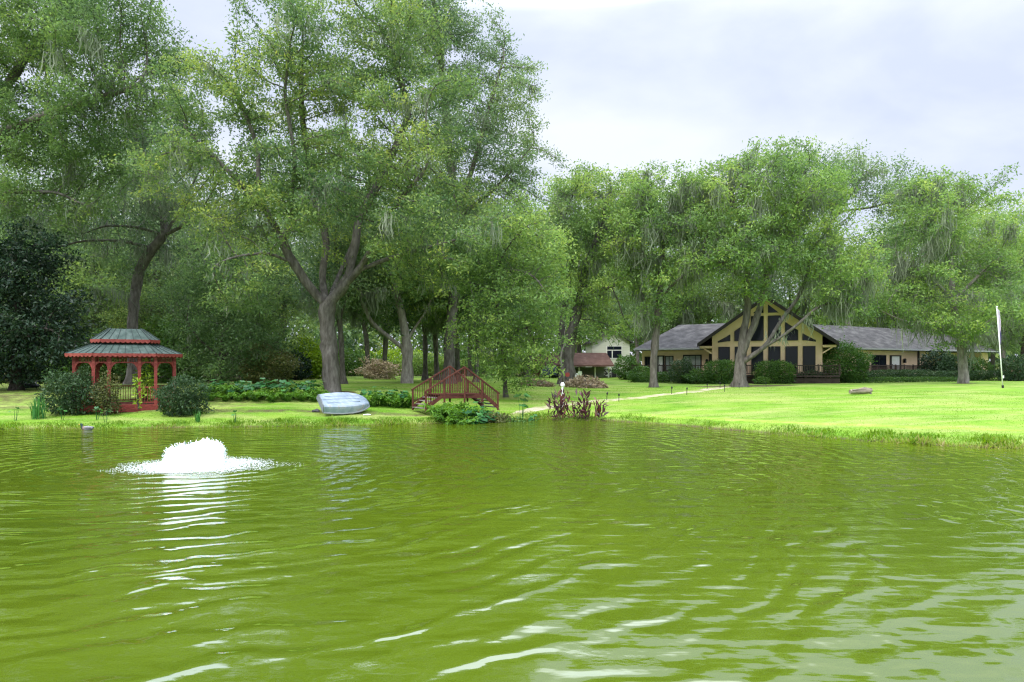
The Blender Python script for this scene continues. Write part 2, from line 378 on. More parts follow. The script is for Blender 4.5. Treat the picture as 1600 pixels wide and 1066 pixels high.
def strip(name, pts, width, m, lift=.012, n=60, jit=.15):
    """a band laid over the ground along pts"""
    pts = np.array(pts, float); t = np.linspace(0, len(pts) - 1, n)
    cx = np.interp(t, range(len(pts)), pts[:, 0]); cy = np.interp(t, range(len(pts)), pts[:, 1])
    dx = np.gradient(cx); dy = np.gradient(cy); l = np.hypot(dx, dy); nxv, nyv = -dy / l, dx / l
    V = []; Fq = []; k = 7
    for i in range(n):
        wv = width * (1 + jit * sin(i * .9) + jit * sin(i * 2.3 + 1)) * min(1, .25 + i / 6, .25 + (n - 1 - i) / 6)
        for j in range(k):
            s = (j / (k - 1) - .5) * wv; x = cx[i] + nxv[i] * s; y = cy[i] + nyv[i] * s
            V.append((x, y, gz(x, y) + lift - (.03 if j in (0, k - 1) else 0)))
    for i in range(n - 1):
        for j in range(k - 1): Fq.append((i * k + j, i * k + j + 1, (i + 1) * k + j + 1, (i + 1) * k + j))
    o = link(name, mesh_np(name, V, Fq, smooth=True), m); tag(o, kind='structure'); return o
sand = mottled('path_sand', [(.4, (.16, .26, .03)), (.47, (.30, .30, .13)), (.6, (.40, .36, .26)), (.75, (.50, .45, .35))], 1.1, .95)
strip('path', [(X(800, 39.5), 39.5), (X(850, 42), 42), (X(900, 43.5), 43.5), (X(960, 45.2), 45.2), (X(1020, 47.5), 47.5), (X(1075, 50.5), 50.5), (X(1115, 54), 54), (X(1140, 57), 57)], 1.35, sand, .02)
strip('shore_path', [(X(905, 38.6), 38.6), (X(1000, 37.6), 37.6), (X(1100, 35.0), 35.0), (X(1200, 32.6), 32.6), (X(1300, 30.7), 30.7), (X(1420, 29), 29), (X(1620, 27), 27)], .95,
      mottled('dry_grass', [(.35, (.17, .33, .02)), (.6, (.24, .35, .05)), (.75, (.30, .36, .11))], 1.2, .95), .012)

# ------------------------------------------------------------------ foliage tools
def unit(a): return a / np.maximum(np.linalg.norm(a, axis=-1, keepdims=True), 1e-9)
def leaf_cards(rng, P, size, tint, up=.55, aspect=.42, droop=.1, dirs=None):
    n = len(P)
    nrm = unit(rng.normal(size=(n, 3)) + np.array([0, 0, up]))
    d = rng.normal(size=(n, 3)) if dirs is None else dirs + .5 * rng.normal(size=(n, 3))
    d = unit(d - nrm * (d * nrm).sum(1, keepdims=True)); s = np.cross(nrm, d)
    L = (size * (.65 + .7 * rng.rand(n)))[:, None] if hasattr(size, '__len__') else (size * (.65 + .7 * rng.rand(n)))[:, None]
    V = np.empty((n, 4, 3)); dz = np.array([0, 0, 1.0])
    V[:, 0] = P; V[:, 1] = P + d * L * .5 + s * L * aspect * .5 + nrm * L * .07; V[:, 2] = P + d * L - dz * L * droop; V[:, 3] = P + d * L * .5 - s * L * aspect * .5 + nrm * L * .07
    return V.reshape(-1, 3), np.arange(n * 4).reshape(-1, 4), np.repeat(np.clip(tint, 0, 1), 4)
def grow(rng, limbs, A, step, kill, infl, maxit=140, trop=.06):
    """branches that grow towards the points A, from the given limbs; returns node positions and parents"""
    pos = []; par = []
    for pts, root in limbs:
        pts = [np.array(p, float) for p in pts]
        prev = -1 if root is None else int(np.argmin([np.linalg.norm(q - pts[0]) for q in pos]))
        first = True
        for a, b in zip(pts[:-1], pts[1:]):
            k = max(1, int(round(np.linalg.norm(b - a) / step)))
            for i in range(0 if (first and root is None) else 1, k + 1):
                if not first and i == 0: continue
                pos.append(a + (b - a) * i / k); par.append(prev); prev = len(pos) - 1
            first = False
    pos = np.array(pos); par = list(par)
    nd = np.full(len(A), 1e9); ni = np.zeros(len(A), int)
    def upd(start):
        nonlocal nd, ni
        new = pos[start:]
        for c in range(0, len(new), 400):
            dd = np.linalg.norm(A[:, None] - new[None, c:c + 400], axis=2); j = dd.argmin(1); m_ = dd[np.arange(len(A)), j]
            bt = m_ < nd; nd[bt] = m_[bt]; ni[bt] = j[bt] + start + c
    upd(0)
    seen = set()
    for it in range(maxit):
        act = nd < infl
        if not act.any(): break
        ids = ni[act]; dv = unit(A[act] - pos[ids])
        u, inv = np.unique(ids, return_inverse=True)
        sm = np.zeros((len(u), 3)); np.add.at(sm, inv, dv)
        dirn = unit(unit(sm) + rng.normal(size=sm.shape) * .16 + np.array([0, 0, trop]))
        npos = pos[u] + dirn * step
        ok = [i for i in range(len(u)) if (u[i], tuple(np.round(unit(sm[i]), 1))) not in seen]
        for i in ok: seen.add((u[i], tuple(np.round(unit(sm[i]), 1))))
        if not ok: break
        st = len(pos); pos = np.vstack([pos, npos[ok]]); par += [int(u[i]) for i in ok]
        upd(st)
        keep = nd > kill
        A = A[keep]; nd = nd[keep]; ni = ni[keep]
        if len(A) == 0: break
    return pos, np.array(par)
def skeleton(pos, par, R0, rtip, flare=1.5):
    n = len(pos); tips = np.zeros(n); kids = [[] for _ in range(n)]
    for i in range(n):
        if par[i] >= 0: kids[par[i]].append(i)
    for i in range(n - 1, -1, -1):
        tips[i] = max(1, sum(tips[k] for k in kids[i]))
    nt_ = max(tips[0], 3); ex = math.log(R0 / rtip) / math.log(nt_)
    r = rtip * tips ** ex
    for _ in range(2):                                                        # ease the kinks
        q = pos.copy()
        for i in range(n):
            if par[i] >= 0 and kids[i]:
                k = max(kids[i], key=lambda c: tips[c]); q[i] = .5 * pos[i] + .25 * (pos[par[i]] + pos[k])
        pos = q
    return pos, r, kids, tips
def branch_mesh(name, pos, par, r, kids, tips, flare, rmin, rng):
    V = []; Fq = []; nv = 0
    stack = [(0, [])]
    zb = pos[0][2]; rb = r[0]
    while stack:
        i, pre = stack.pop(); chain = list(pre) + [i]
        while kids[i]:
            ks = sorted(kids[i], key=lambda c: -tips[c])
            for k in ks[1:]: stack.append((k, [i]))
            i = ks[0]; chain.append(i)
        P = pos[chain]; rr = r[chain].copy()
        if pre: rr[0] = min(rr[0], rr[1] * 1.25)
        if rr.max() < rmin or len(chain) < 2: continue
        rr[-1] *= .5
        ns = 10 if rr.max() > .25 else 7 if rr.max() > .1 else 4
        T = unit(np.gradient(P, axis=0)); ref = np.array([.31, .87, .1])
        a = unit(ref - T * (T @ ref)[:, None]); b = np.cross(T, a)
        if not pre:
            hz = (P[:, 2] - zb); rr = rr * (1 + flare * np.exp(-hz / (rb * 1.4)) * .55)
        ang = np.arange(ns) * 2 * pi / ns
        wob = 1 + .10 * rng.normal(size=(len(P), ns)) * (rr[:, None] > .15)
        if not pre: wob = wob + (np.exp(-(P[:, 2] - zb) / (rb * 1.1))[:, None] * .28 * np.cos(ang * 4 + 1)[None])
        ring = P[:, None] + (a[:, None] * np.cos(ang)[None, :, None] + b[:, None] * np.sin(ang)[None, :, None]) * (rr[:, None] * wob)[:, :, None]
        m = len(P); V.append(ring.reshape(-1, 3))
        i0 = np.arange(m - 1)[:, None] * ns + np.arange(ns)[None]; i1 = np.arange(m - 1)[:, None] * ns + (np.arange(ns) + 1)[None] % ns
        Fq.append(np.stack([i0, i1, i1 + ns, i0 + ns], -1).reshape(-1, 4) + nv); nv += m * ns
    return mesh_np(name, np.vstack(V), np.vstack(Fq), smooth=True)
def sample_blobs(rng, blobs, n, nclump, csig, shell=.45):
    """points in soft clumps through a set of ellipsoids (centre, radii)"""
    vol = np.array([b[1][0] * b[1][1] * b[1][2] for b in blobs]) ** .8; vol = vol / vol.sum()
    ci = rng.choice(len(blobs), nclump, p=vol); cc = np.empty((nclump, 3))
    for i in range(nclump):
        c, rad = blobs[ci[i]]; d = unit(rng.normal(size=3)); cc[i] = np.array(c) + d * np.array(rad) * rng.rand() ** shell * (1.0 if rng.rand() < .72 else 1.0 + .3 * rng.rand())
    k = rng.randint(nclump, size=n)
    return cc[k] + rng.normal(size=(n, 3)) * csig * np.array([1, 1, .65])
def make_tree(name, loc, label, cat, group, seed, limbs, blobs, leaf, bark, R0=.5, rtip=.012, step=.6, n_attr=1200, nclump=90, csig=.9,
              kill=None, infl=14, per=40, lsize=.2, lsig=.33, lr=.045, moss=0, mosslen=1.2, mossw=.034, flare=1.5, rmin=.014, shell=.4, zmin=.8, hue=0, trop=.06, up=.55, rz=0, cutz=None):
    rng = np.random.RandomState(seed)
    root = empty(name, loc, label, cat, group, rz)
    A = sample_blobs(rng, blobs, n_attr, nclump, csig, shell)
    A = A[A[:, 2] > zmin]
    pos, par = grow(rng, limbs, A, step, kill or step * 1.5, infl, trop=trop)
    pos, r, kids, tips = skeleton(pos, par, R0, rtip)
    link('trunk', branch_mesh('trunk', pos, par, r, kids, tips, flare, rmin, rng), bark, root)
    tw = np.where((r < lr) & (pos[:, 2] > zmin))[0]
    nl = rng.poisson(per, len(tw)); own = np.repeat(tw, nl)
    P = pos[own] + rng.normal(size=(len(own), 3)) * lsig * np.array([1, 1, .62])
    ct = rng.normal(size=len(pos)) * .15                                      # each spray its own age
    k0 = rng.rand(3) * 6
    broad = .13 * np.sin(pos[:, 0] * .55 + k0[0]) * np.cos(pos[:, 1] * .5 + k0[1]) + .12 * np.sin(pos[:, 2] * .7 + k0[2] + pos[:, 0] * .3)
    tint = .42 + hue + ct[own] + broad[own] + rng.normal(size=len(own)) * .12
    V, Fq, tv = leaf_cards(rng, P, lsize, tint, up=up)
    link('crown', mesh_np('crown', V, Fq, tv), leaf, root)
    if moss:
        hosts = np.where((r > .016) & (r < .22) & (pos[:, 2] > zmin + 1.5))[0]
        cen = pos[hosts[rng.randint(len(hosts), size=max(6, moss // 9))]]; hp_ = []
        for c_ in cen:
            near = hosts[np.linalg.norm((pos[hosts] - c_) * np.array([1, 1, 1.4]), axis=1) < 1.0 + 1.0 * rng.rand()]
            hp_ += list(near[rng.randint(len(near), size=9)])
        hosts = hp_
        VV = []; TT = []
        for h in hosts:
            big = rng.rand() ** 2.2; nst = 7 + int(12 * big); ln = mosslen * (.3 + 1.1 * big)
            c = pos[h]; t0 = .5 + .22 * rng.normal()
            for s_ in range(nst):
                p = c + rng.normal(size=3) * np.array([.16, .16, .06]) * (1 + big); l = ln * (.4 + .7 * rng.rand())
                a = rng.rand() * 6.28; wv = mossw * (.5 + rng.rand()) * np.array([cos(a), sin(a), 0]); sw = rng.normal(size=3) * .11 * l; sw[2] = 0; sb = rng.normal(size=3) * .10 * l
                q = p - np.array([0, 0, l * .45]) + sb; e_ = p - np.array([0, 0, l]) + sw * 1.6
                VV += [p - wv * .4, q - wv, e_, q + wv * .9]; TT += [t0 + .12 * rng.normal()] * 4
        if VV:
            link('moss_foliage', mesh_np('moss_foliage', np.array(VV), np.arange(len(VV)).reshape(-1, 4), np.clip(TT, 0, 1)), M['moss'], root)
    return root
class Spot:
    """pixels of the photograph at a given distance, turned into metres from a tree's base"""
    def __init__(s, px, D, dz=-.08): s.D = D; s.x = X(px, D); s.z = gz(s.x, D) + dz; s.loc = (s.x, D, s.z)
    def p(s, px, py, dD=0):
        D = s.D + dD; return (X(px, D) - s.x, dD, Zp(py, D) - s.z)
    def b(s, px, py, rx, ry, dD=0, rD=None):
        D = s.D + dD; return (s.p(px, py, dD), (rx * D / F, rD or rx * D / F * .8, ry * D / F))
    def line(s, *pts): return [s.p(*q) for q in pts]

# ------------------------------------------------------------------ the tan house
def wing_frame(ax, ay, bx, by):
    d = Vector((bx - ax, by - ay, 0)); L = d.length; u = d / L; v = Vector((-u.y, u.x, 0))
    return L, lambda p: (ax + u.x * p[0] + v.x * p[1], ay + u.y * p[0] + v.y * p[1], p[2])
def px_u(ax, ay, bx, by, px):
    k = (px - 800) / F; dx, dy = bx - ax, by - ay
    t = (k * ay - ax) / (dx - k * dy); return t * math.hypot(dx, dy)
house = empty('house', (0, 0, 0), 'long tan stucco house with tall glazed gable and grey shingle roof', 'house')
shingle = mottled('grey_shingle', [(.3, (.042, .041, .041)), (.5, (.072, .07, .07)), (.68, (.115, .112, .108))], 1.1, .95, .02, (1, 1, 2.5), bscale=14, spec=.1)
shingle_t = shingle.node_tree
def wing_roof(W, u0, u1, v0, v1, ze, zr, hip0, hip1, name='roof'):
    m = MB(W); vm = (v0 + v1) / 2; f = .2
    a = [(u0, v0, ze), (u1, v0, ze), (u1, v1, ze), (u0, v1, ze)]; b = [(x, y, ze + f) for x, y, _ in a]; r = [(u0 + hip0, vm, zr), (u1 - hip1, vm, zr)]
    m.add(a + b + r, [(3, 2, 1, 0), (0, 1, 5, 4), (1, 2, 6, 5), (2, 3, 7, 6), (3, 0, 4, 7), (4, 5, 9, 8), (6, 7, 8, 9), (5, 6, 9), (7, 4, 8)])
    o = m.build(name, shingle, house)
    g_ = MB(W); g_.box(u0, u1, v0 - .10, v0 - .003, ze + .05, ze + .2); g_.build('gutter', M['fascia'], o)
    return o
def window(W, u0, u1, z0, z1, mull=1, pane='glass', fw=.09, name='window'):
    fr = MB(W); fr.box(u0, u0 + fw, -.07, -.004, z0, z1); fr.box(u1 - fw, u1, -.07, -.004, z0, z1)
    fr.box(u0 + fw, u1 - fw, -.07, -.004, z0, z0 + fw); fr.box(u0 + fw, u1 - fw, -.07, -.004, z1 - fw, z1)
    for k in range(1, mull + 1):
        um = u0 + (u1 - u0) * k / (mull + 1); fr.box(um - .03, um + .03, -.06, -.004, z0 + fw, z1 - fw)
    o = fr.build(name, M['trim'], house)
    p = MB(W); p.box(u0 + fw * .8, u1 - fw * .8, -.03, -.002, z0 + fw * .8, z1 - fw * .8); p.build('pane', M[pane], o)
    return o
def door(W, u0, u1, z0, z1, leaf='whitepaint', side=.22):
    fr = MB(W); fr.box(u0, u0 + side, -.07, -.004, z0, z1); fr.box(u1 - side, u1, -.07, -.004, z0, z1); fr.box(u0 + side, u1 - side, -.07, -.004, z1 - .12, z1)
    o = fr.build('door', M['trim'], house)
    p = MB(W); p.box(u0 + side, u1 - side, -.045, -.002, z0, z1 - .12); p.build('door_leaf', M[leaf], o)
    h = MB(W); h.ball((u0 + side + .1, -.08, z0 + 1.0), .05, 8, 6); h.build('handle', M['black'], o)
def wall_lamp(W, u, z):
    m = MB(W); m.box(u - .03, u + .03, -.14, -.002, z + .1, z + .16); m.prism([(u - .13, z - .22), (u + .13, z - .22), (u + .1, z + .1), (u - .1, z + .1)], -.3, -.08)
    m.prism([(u - .15, z + .1), (u + .15, z + .1), (u, z + .26)], -.31, -.07)
    m.build('wall_lamp', M['black'], house)
ZB, ZF, ZE = 1.2, 2.15, 4.62
def railing(W, u0, u1, v, name='railing'):
    m = MB(W); n = max(2, int(abs(u1 - u0) / 1.6))
    for k in range(n + 1):
        u = u0 + (u1 - u0) * k / n; m.box(u - .06, u + .06, v - .06, v + .06, ZF, ZF + 1.0)
    m.box(u0 + .06, u1 - .06, v - .045, v + .045, ZF + .86, ZF + .94); m.box(u0 + .06, u1 - .06, v - .03, v + .03, ZF + .12, ZF + .18)
    k = u0 + .15
    while k < u1 - .1: m.box(k - .02, k + .02, v - .02, v + .02, ZF + .18, ZF + .86); k += .14
    m.build(name, M['deck'], house)
def deck(W, u0, u1, v0, v1):
    m = MB(W); m.box(u0, u1, v0, v1, ZF - .16, ZF)
    u = u0 + .2
    while u < u1: m.box(u - .07, u + .07, v0 + .08, v0 + .22, ZB, ZF - .16); u += 1.8
    m.box(u0, u1, v0 + .12, v0 + .16, ZB + .15, ZF - .25)
    m.build('deck', M['deck'], house)
# left wing
LA = (X(1003, 73.0), 73.0, X(1114, 68.6), 68.6); L1, WL = wing_frame(*LA); ul = lambda p: px_u(*LA, p)
m = MB(WL); m.box(0, L1 + .4, 0, 8, ZB, ZE); m.build('wall', M['stucco'], house)
wing_roof(WL, -.6, L1 + 1.2, -.75, 8.7, ZE, 7.5, 3.2, 0)
window(WL, ul(1007.5), ul(1017.5), 2.45, 4.0, 1); door(WL, ul(1026.5), ul(1038.5), ZF, 4.1, side=.2); window(WL, ul(1039.3), ul(1052.5), 2.45, 4.05, 1, 'blind')
window(WL, ul(1067.5), ul(1096.5), 2.5, 4.15, 2, 'blind', .12); door(WL, ul(1108), ul(1117.5), ZF, 4.25, 'trim'); wall_lamp(WL, ul(1105.6), 3.45)
deck(WL, -.3, L1 - .6, -1.9, 0); railing(WL, -.3, L1 - .6, -1.8)
# right wing
RA = (X(1290, 67.0), 67.0, X(1446.5, 76.2), 76.2); L2, WR = wing_frame(*RA); ur = lambda p: px_u(*RA, p)
RB = px_u(*RA, 1546)
m = MB(WR); m.box(-.6, L2, 0, 9, ZB, ZE); m.build('wall', M['stucco'], house)
m = MB(WR); m.box(L2 + .01, RB, 2.6, 9, ZB, ZE); m.build('wall', M['stucco'], house)
m = MB(WR); m.box(RB - 1.6, RB - .02, .15, 2.59, ZB, ZE - .01); m.build('porch_pier', M['stucco'], house)
wing_roof(WR, -.6, RB + .8, -.75, 9.7, ZE, 7.45, 0, 5.0)
window(WR, ur(1338), ur(1349.5), ZF + .05, 4.1, 0); window(WR, ur(1361.5), ur(1384), 2.45, 4.15, 1); door(WR, ur(1390), ur(1407.5), ZF, 4.15, side=.32); wall_lamp(WR, ur(1411), 3.55)
window(WR, ur(1470), ur(1490), 2.4, 4.1, 1)
m = MB(WR); m.box(ur(1433.3), ur(1435), -.16, -.004, ZB, ZE); m.build('downpipe', M['trim'], house)
deck(WR, ur(1320), L2 - .2, -1.5, 0); railing(WR, ur(1320), L2 - .2, -1.4)
# gable
GY0 = 66.0; GY0 = 65.0; gx0 = X(1196.5, GY0)
ga = math.atan2(gx0, GY0)
WG = lambda p: (gx0 + p[0] * cos(ga) + p[1] * sin(ga), GY0 - p[0] * sin(ga) + p[1] * cos(ga), p[2])
zs_, sl_ = 4.95, .71                                     # rake: height of the roof's lower edge at the eave, slope
hw, ew = 4.92, 6.25
zr_ = lambda u: zs_ + (ew - abs(u)) * sl_
m = MB(WG); m.prism([(-hw, ZB), (hw, ZB), (hw, zr_(hw) - .02), (0, zr_(0) - .02), (-hw, zr_(hw) - .02)], 0, 13); m.build('wall', M['stucco'], house)
rf = MB(WG)
for s in (-1, 1):
    rf.prism([(s * ew, zs_), (0.002 * s, zr_(0)), (0.002 * s, zr_(0) + .26), (s * ew, zs_ + .26)][::s], -.85, 14)
rfo = rf.build('roof', shingle, house)
fa = MB(WG)
for s in (-1, 1):
    fa.prism([(s * ew, zs_ - .12), (0.002 * s, zr_(0) - .12), (0.002 * s, zr_(0) + .22), (s * ew, zs_ + .22)][::s], -.92, -.853)
fa.build('fascia', M['trim'], rfo)
for s in (-1, 1):
    m = MB(WG); m.box(min(s * ew * .97, s * hw), max(s * ew * .97, s * hw), -.35, 5.0, zs_ - .22, zs_ - .005)
    m.build('soffit', M['stucco'], house)
for s in (-1, 1):
    m = MB(WG); m.bar((s * (hw + .02), -.2, 4.2), (s * 5.9, -.2, 4.85), .12, .12)
    m.build('eave_brace', M['stucco'], house)
cols = [-3.79, -2.27, -.76, .76, 2.27, 3.79]; ww = .545
for c in cols:
    window(WG, c - ww, c + ww, 2.48, 4.86, 0, fw=.06)
    rw = lambda u: zr_(u) - 1.05
    a, b = c - ww, c + ww
    ta, tb = min(rw(a), 7.7), min(rw(b), 7.7)
    poly = [(a, 5.42), (b, 5.42), (b, tb), (a, ta)]
    if abs(c) < 1: poly = [(a, 5.42), (b, 5.42), (b, 7.75), (a, 7.75)]
    p = MB(WG)
    for i in range(4):
        q0, q1 = poly[i], poly[(i + 1) % 4]; p.bar((q0[0], -.035, q0[1]), (q1[0], -.035, q1[1]), .07, .06)
    o_ = p.build('window', M['trim'], house); p = MB(WG); p.prism(poly, -.03, -.003); p.build('pane', M['glass'], o_)
for s in (-1, 1):
    poly = [(s * .2, 8.05), (s * 1.15, 8.05), (s * .2, 8.85)][::s]
    p = MB(WG); p.prism(poly, -.04, -.003); p.build('window', M['glass'], house)
deck(WG, -5.8, 6.2, -2.1, -.01); railing(WG, .9, 6.2, -2.0); railing(WG, -5.8, -1.2, -2.0)
m = MB(WG)
for k in range(4): m.box(-1.15, .85, -2.15 - .3 * (k + 1), -2.12 - .3 * k, ZB, ZF - .2 * (k + 1))
m.build('steps', M['deck'], house)
# ------------------------------------------------------------------ carport building and white outbuilding
CD = 84.0
root = empty('carport_house', (X(885, CD), CD, gz(X(885, CD), CD)), 'low brick carport building with rusty brown roof behind the twin-stemmed oak', 'building')
q = lambda px: X(px, CD) - X(885, CD); zz = lambda py: Zp(py, CD) - root.location.z
brick = mottled('red_brick', [(.3, (.16, .07, .05)), (.7, (.30, .15, .11))], 7, .9)
m = MB(); m.box(q(842), q(952), 5.0, 5.3, 0, zz(574)); m.build('wall', mottled('green_siding', [(.3, (.20, .25, .16)), (.7, (.28, .32, .22))], 2), root)
m = MB(); m.box(q(835.5), q(847), -.3, .6, 0, zz(574)); m.build('pier', brick, root)
for p_ in (905, 930, 951):
    m = MB(); m.box(q(p_) - .08, q(p_) + .08, 0, .16, 0, zz(574)); m.build('post', M['whitepaint'], root)
m = MB(); zt = zz(573)
m.add([(q(832), -.9, zt), (q(958), -.9, zt), (q(958), 6, zt), (q(832), 6, zt), (q(832), -.9, zt + .22), (q(958), -.9, zt + .22), (q(958), 6, zt + .22), (q(832), 6, zt + .22), (q(838), 2.6, zt + 1.75), (q(952), 2.6, zt + 1.75)],
      [(3, 2, 1, 0), (0, 1, 5, 4), (1, 2, 6, 5), (2, 3, 7, 6), (3, 0, 4, 7), (4, 5, 9, 8), (6, 7, 8, 9), (5, 6, 9), (7, 4, 8)])
m.build('roof', mottled('rusty_roof', [(.3, (.085, .045, .036)), (.6, (.13, .075, .06)), (.75, (.18, .12, .10))], 1.5, .85), root)
OD = 90.0
root = empty('outbuilding', (X(955, OD), OD, gz(X(955, OD), OD)), 'two-storey pale outbuilding with dark upper window and crossed barn doors', 'building')
q = lambda px: X(px, OD) - X(955, OD); zz = lambda py: Zp(py, OD) - root.location.z
siding = mottled('cream_siding', [(.35, (.46, .48, .38)), (.7, (.58, .59, .50))], .8, .8, .01, (.3, .3, 9), bscale=2)
m = MB(); m.prism([(q(925), 0), (q(984), 0), (q(984), zz(534)), (q(955), zz(517)), (q(925), zz(534))], 0, 8); m.build('wall', siding, root)
m = MB()
for s in (-1, 1):
    a = (q(955 + s * 34), zz(537)); b = (q(955), zz(516)); pl = [a, b, (b[0], b[1] + .2), (a[0], a[1] + .2)]
    m.prism(pl[::s], -.5, 8.4)
m.build('roof', shingle, root)
m = MB(); m.box(q(947.5), q(972), -.06, -.003, zz(560.5), zz(540.5)); wf = m.build('window', M['whitepaint'], root)
for a, b in ((948.6, 955.8), (957.2, 971)):
    m = MB(); m.box(q(a), q(b), -.075, -.062, zz(559.5), zz(548)); m.build('pane', M['glass'], wf)
m = MB(); m.box(q(948.6), q(971), -.075, -.062, zz(546.6), zz(541.5)); m.build('pane', M['glass'], wf)
m = MB(); m.box(q(956), q(963), -.05, -.003, 0, zz(577)); m.build('doorway', M['black'], root)
for a, b in ((942, 955.7), (963.3, 977)):
    m = MB(); m.box(q(a), q(b), -.08, -.003, .05, zz(577.5)); d_ = m.build('door', M['whitepaint'], root)
    m = MB(); A_, B_ = q(a) + .06, q(b) - .06; T_ = zz(578)
    for p0, p1 in (((A_, .12), (B_, T_)), ((A_, T_), (B_, .12)), ((A_, .1), (A_, T_)), ((B_, .1), (B_, T_)), ((A_, T_), (B_, T_)), ((A_, .12), (B_, .12)), ((A_, T_ / 2), (B_, T_ / 2))):
        m.bar((p0[0], -.11, p0[1]), (p1[0], -.11, p1[1]), .05, .09)
    m.build('cross_brace', M['trim'], d_)
# ------------------------------------------------------------------ car in the carport
cd = 83.0; cx = X(860, cd)
car = empty('parked_car', (cx, cd, gz(cx, cd)), 'dark blue car parked in the shade of the brick carport', 'car', rz=R(90 - 8))
paint = mat('blue_paint', (.03, .045, .085), .25, .5)[0]
m = MB(); m.prism([(-2.1, .35), (2.1, .35), (2.15, .7), (1.95, .88), (1.0, .95), (.45, 1.38), (-.9, 1.42), (-1.6, .98), (-2.1, .9)], -.85, .85); m.build('body', paint, car)
m = MB()
for y in (-.865, .852): m.prism([(.85, .98), (.42, 1.32), (-.85, 1.35), (-1.4, 1.0)], y, y + .013)
m.prism([(1.0, .97), (.98, .99), (.46, 1.36), (.50, 1.36)], -.7, .7); m.build('window', M['glass'], car)
for sx in (-1.3, 1.3):
    for sy in (-.8, .62):
        m = MB(lambda p, sx=sx, sy=sy: (p[0] + sx, p[1] + sy, p[2] + .33)); m.prism([(.33 * cos(a), .33 * sin(a)) for a in np.arange(0, 6.2, .45)], 0, .2)
        wl_ = m.build('wheel', M['black'], car); m = MB(lambda p, sx=sx, sy=sy: (p[0] + sx, p[1] + sy, p[2] + .33)); m.prism([(.18 * cos(a), .18 * sin(a)) for a in np.arange(0, 6.2, .6)], -.012, .212); m.build('rim', M['fascia'], wl_)
for sy in (-.62, .62):
    m = MB(); m.ball((2.08, sy, .72), (.07, .16, .08), 8, 6); m.build('headlight', M['white'], car)
def chair(px, D, rz, lab):
    x = X(px, D); r = empty('garden_chair', (x, D, gz(x, D)), lab, 'chair', None, rz)
    m = MB(); m.box(-.25, .25, -.25, .25, .42, .46); m.build('seat', M['white'], r)
    m = MB(); m.add([(-.26, .22, .46), (.26, .22, .46), (.23, .36, .92), (-.23, .36, .92), (-.26, .26, .46), (.26, .26, .46), (.23, .40, .92), (-.23, .40, .92)], [(0, 1, 2, 3), (7, 6, 5, 4), (0, 4, 5, 1), (1, 5, 6, 2), (2, 6, 7, 3), (3, 7, 4, 0)]); m.build('backrest', M['white'], r)
    for sx in (-.22, .22):
        for sy in (-.2, .22):
            m = MB(); m.bar((sx, sy, .42), (sx * 1.15, sy * 1.2, 0), .05, .05); m.build('leg', M['white'], r)
        m = MB(); m.bar((sx * 1.15, -.24, .66), (sx * 1.15, .28, .68), .05, .04); m.bar((sx * 1.15, -.22, .44), (sx * 1.15, -.22, .65), .04, .04); m.build('armrest', M['white'], r)
chair(897.5, 79, 2.6, 'white plastic garden chair by the carport, the one close to the oak trunk')
chair(904.5, 78, -2.9, 'white plastic garden chair by the carport, the one close to the brush pile')
m = MB(lambda p: (X(886.5, 60.0) + p[0], 59.95 + p[1] + .0, Zp(585.5, 60) + p[2])); m.prism([(.2 * cos(a), .2 * sin(a)) for a in np.arange(0, 6.2, .35)], -.12, -.05)
m.prism([(.05 * cos(a), .05 * sin(a)) for a in np.arange(0, 6.2, .7)], -.049, .3)
tag(m.build('round_sign', mat('faded_red', (.30, .06, .045), .7)[0]), 'round faded red disc fixed low on the twin-stemmed oak', 'sign')
vn = MB(); rv = random.Random(4); base = Vector((X(880, 59.2), 59.2, gz(X(880, 59.2), 59.2)))
vp = [(X(p, 59.6 + k * .09), 59.6 + k * .09, Zp(y, 59.6)) for k, (p, y) in enumerate(((880, 598), (881, 585), (877, 572), (876, 560), (879, 545), (884, 533), (882, 520), (885, 508)))]
vn.tube(vp, [.09, .085, .08, .08, .07, .06, .05, .03], 6)
tag(vn.build('vine', M['bark_pale'], smooth=True), 'pale woody vine climbing the trunk of the twin-stemmed oak', 'vine')

# ------------------------------------------------------------------ gazebo
GD = 38.4; gzx = X(197, GD); gz0 = gz(gzx, GD - 1.5)
gaz = empty('gazebo', (gzx, GD, gz0 - .03), 'red wooden gazebo with two-tier grey-green metal roof on the bank', 'gazebo', rz=R(28)); gaz.scale = (.87, .87, 1)
metal = mottled('green_roof_metal', [(.35, (.026, .046, .038)), (.55, (.052, .080, .067)), (.7, (.085, .11, .098))], 2.4, .6, spec=.25)
seamm = mat('dark_seam', (.028, .044, .039), .6)[0]
def octo(hx, fx, hy, sy): return [(-fx, -hy), (fx, -hy), (hx, -sy), (hx, sy), (fx, hy), (-fx, hy), (-hx, sy), (-hx, -sy)]
def frus(mb, a, za, b, zb, thick=.06):
    A_ = [(x, y, za) for x, y in a]; B_ = [(x, y, zb) for x, y in b]; n = len(a)
    mb.add(A_ + B_ + [(x, y, z - thick) for x, y, z in A_] + [(x, y, z - thick) for x, y, z in B_],
           [(i, (i + 1) % n, n + (i + 1) % n, n + i) for i in range(n)] + [(2 * n + (i + 1) % n, 2 * n + i, 3 * n + i, 3 * n + (i + 1) % n) for i in range(n)]
           + [(i, 2 * n + i, 2 * n + (i + 1) % n, (i + 1) % n) for i in range(n)] + [(n + i, n + (i + 1) % n, 3 * n + (i + 1) % n, 3 * n + i) for i in range(n)])
def edges(p): return [(Vector((*p[i], 0)), Vector((*p[(i + 1) % len(p)], 0))) for i in range(len(p))]
EZ = 3.14
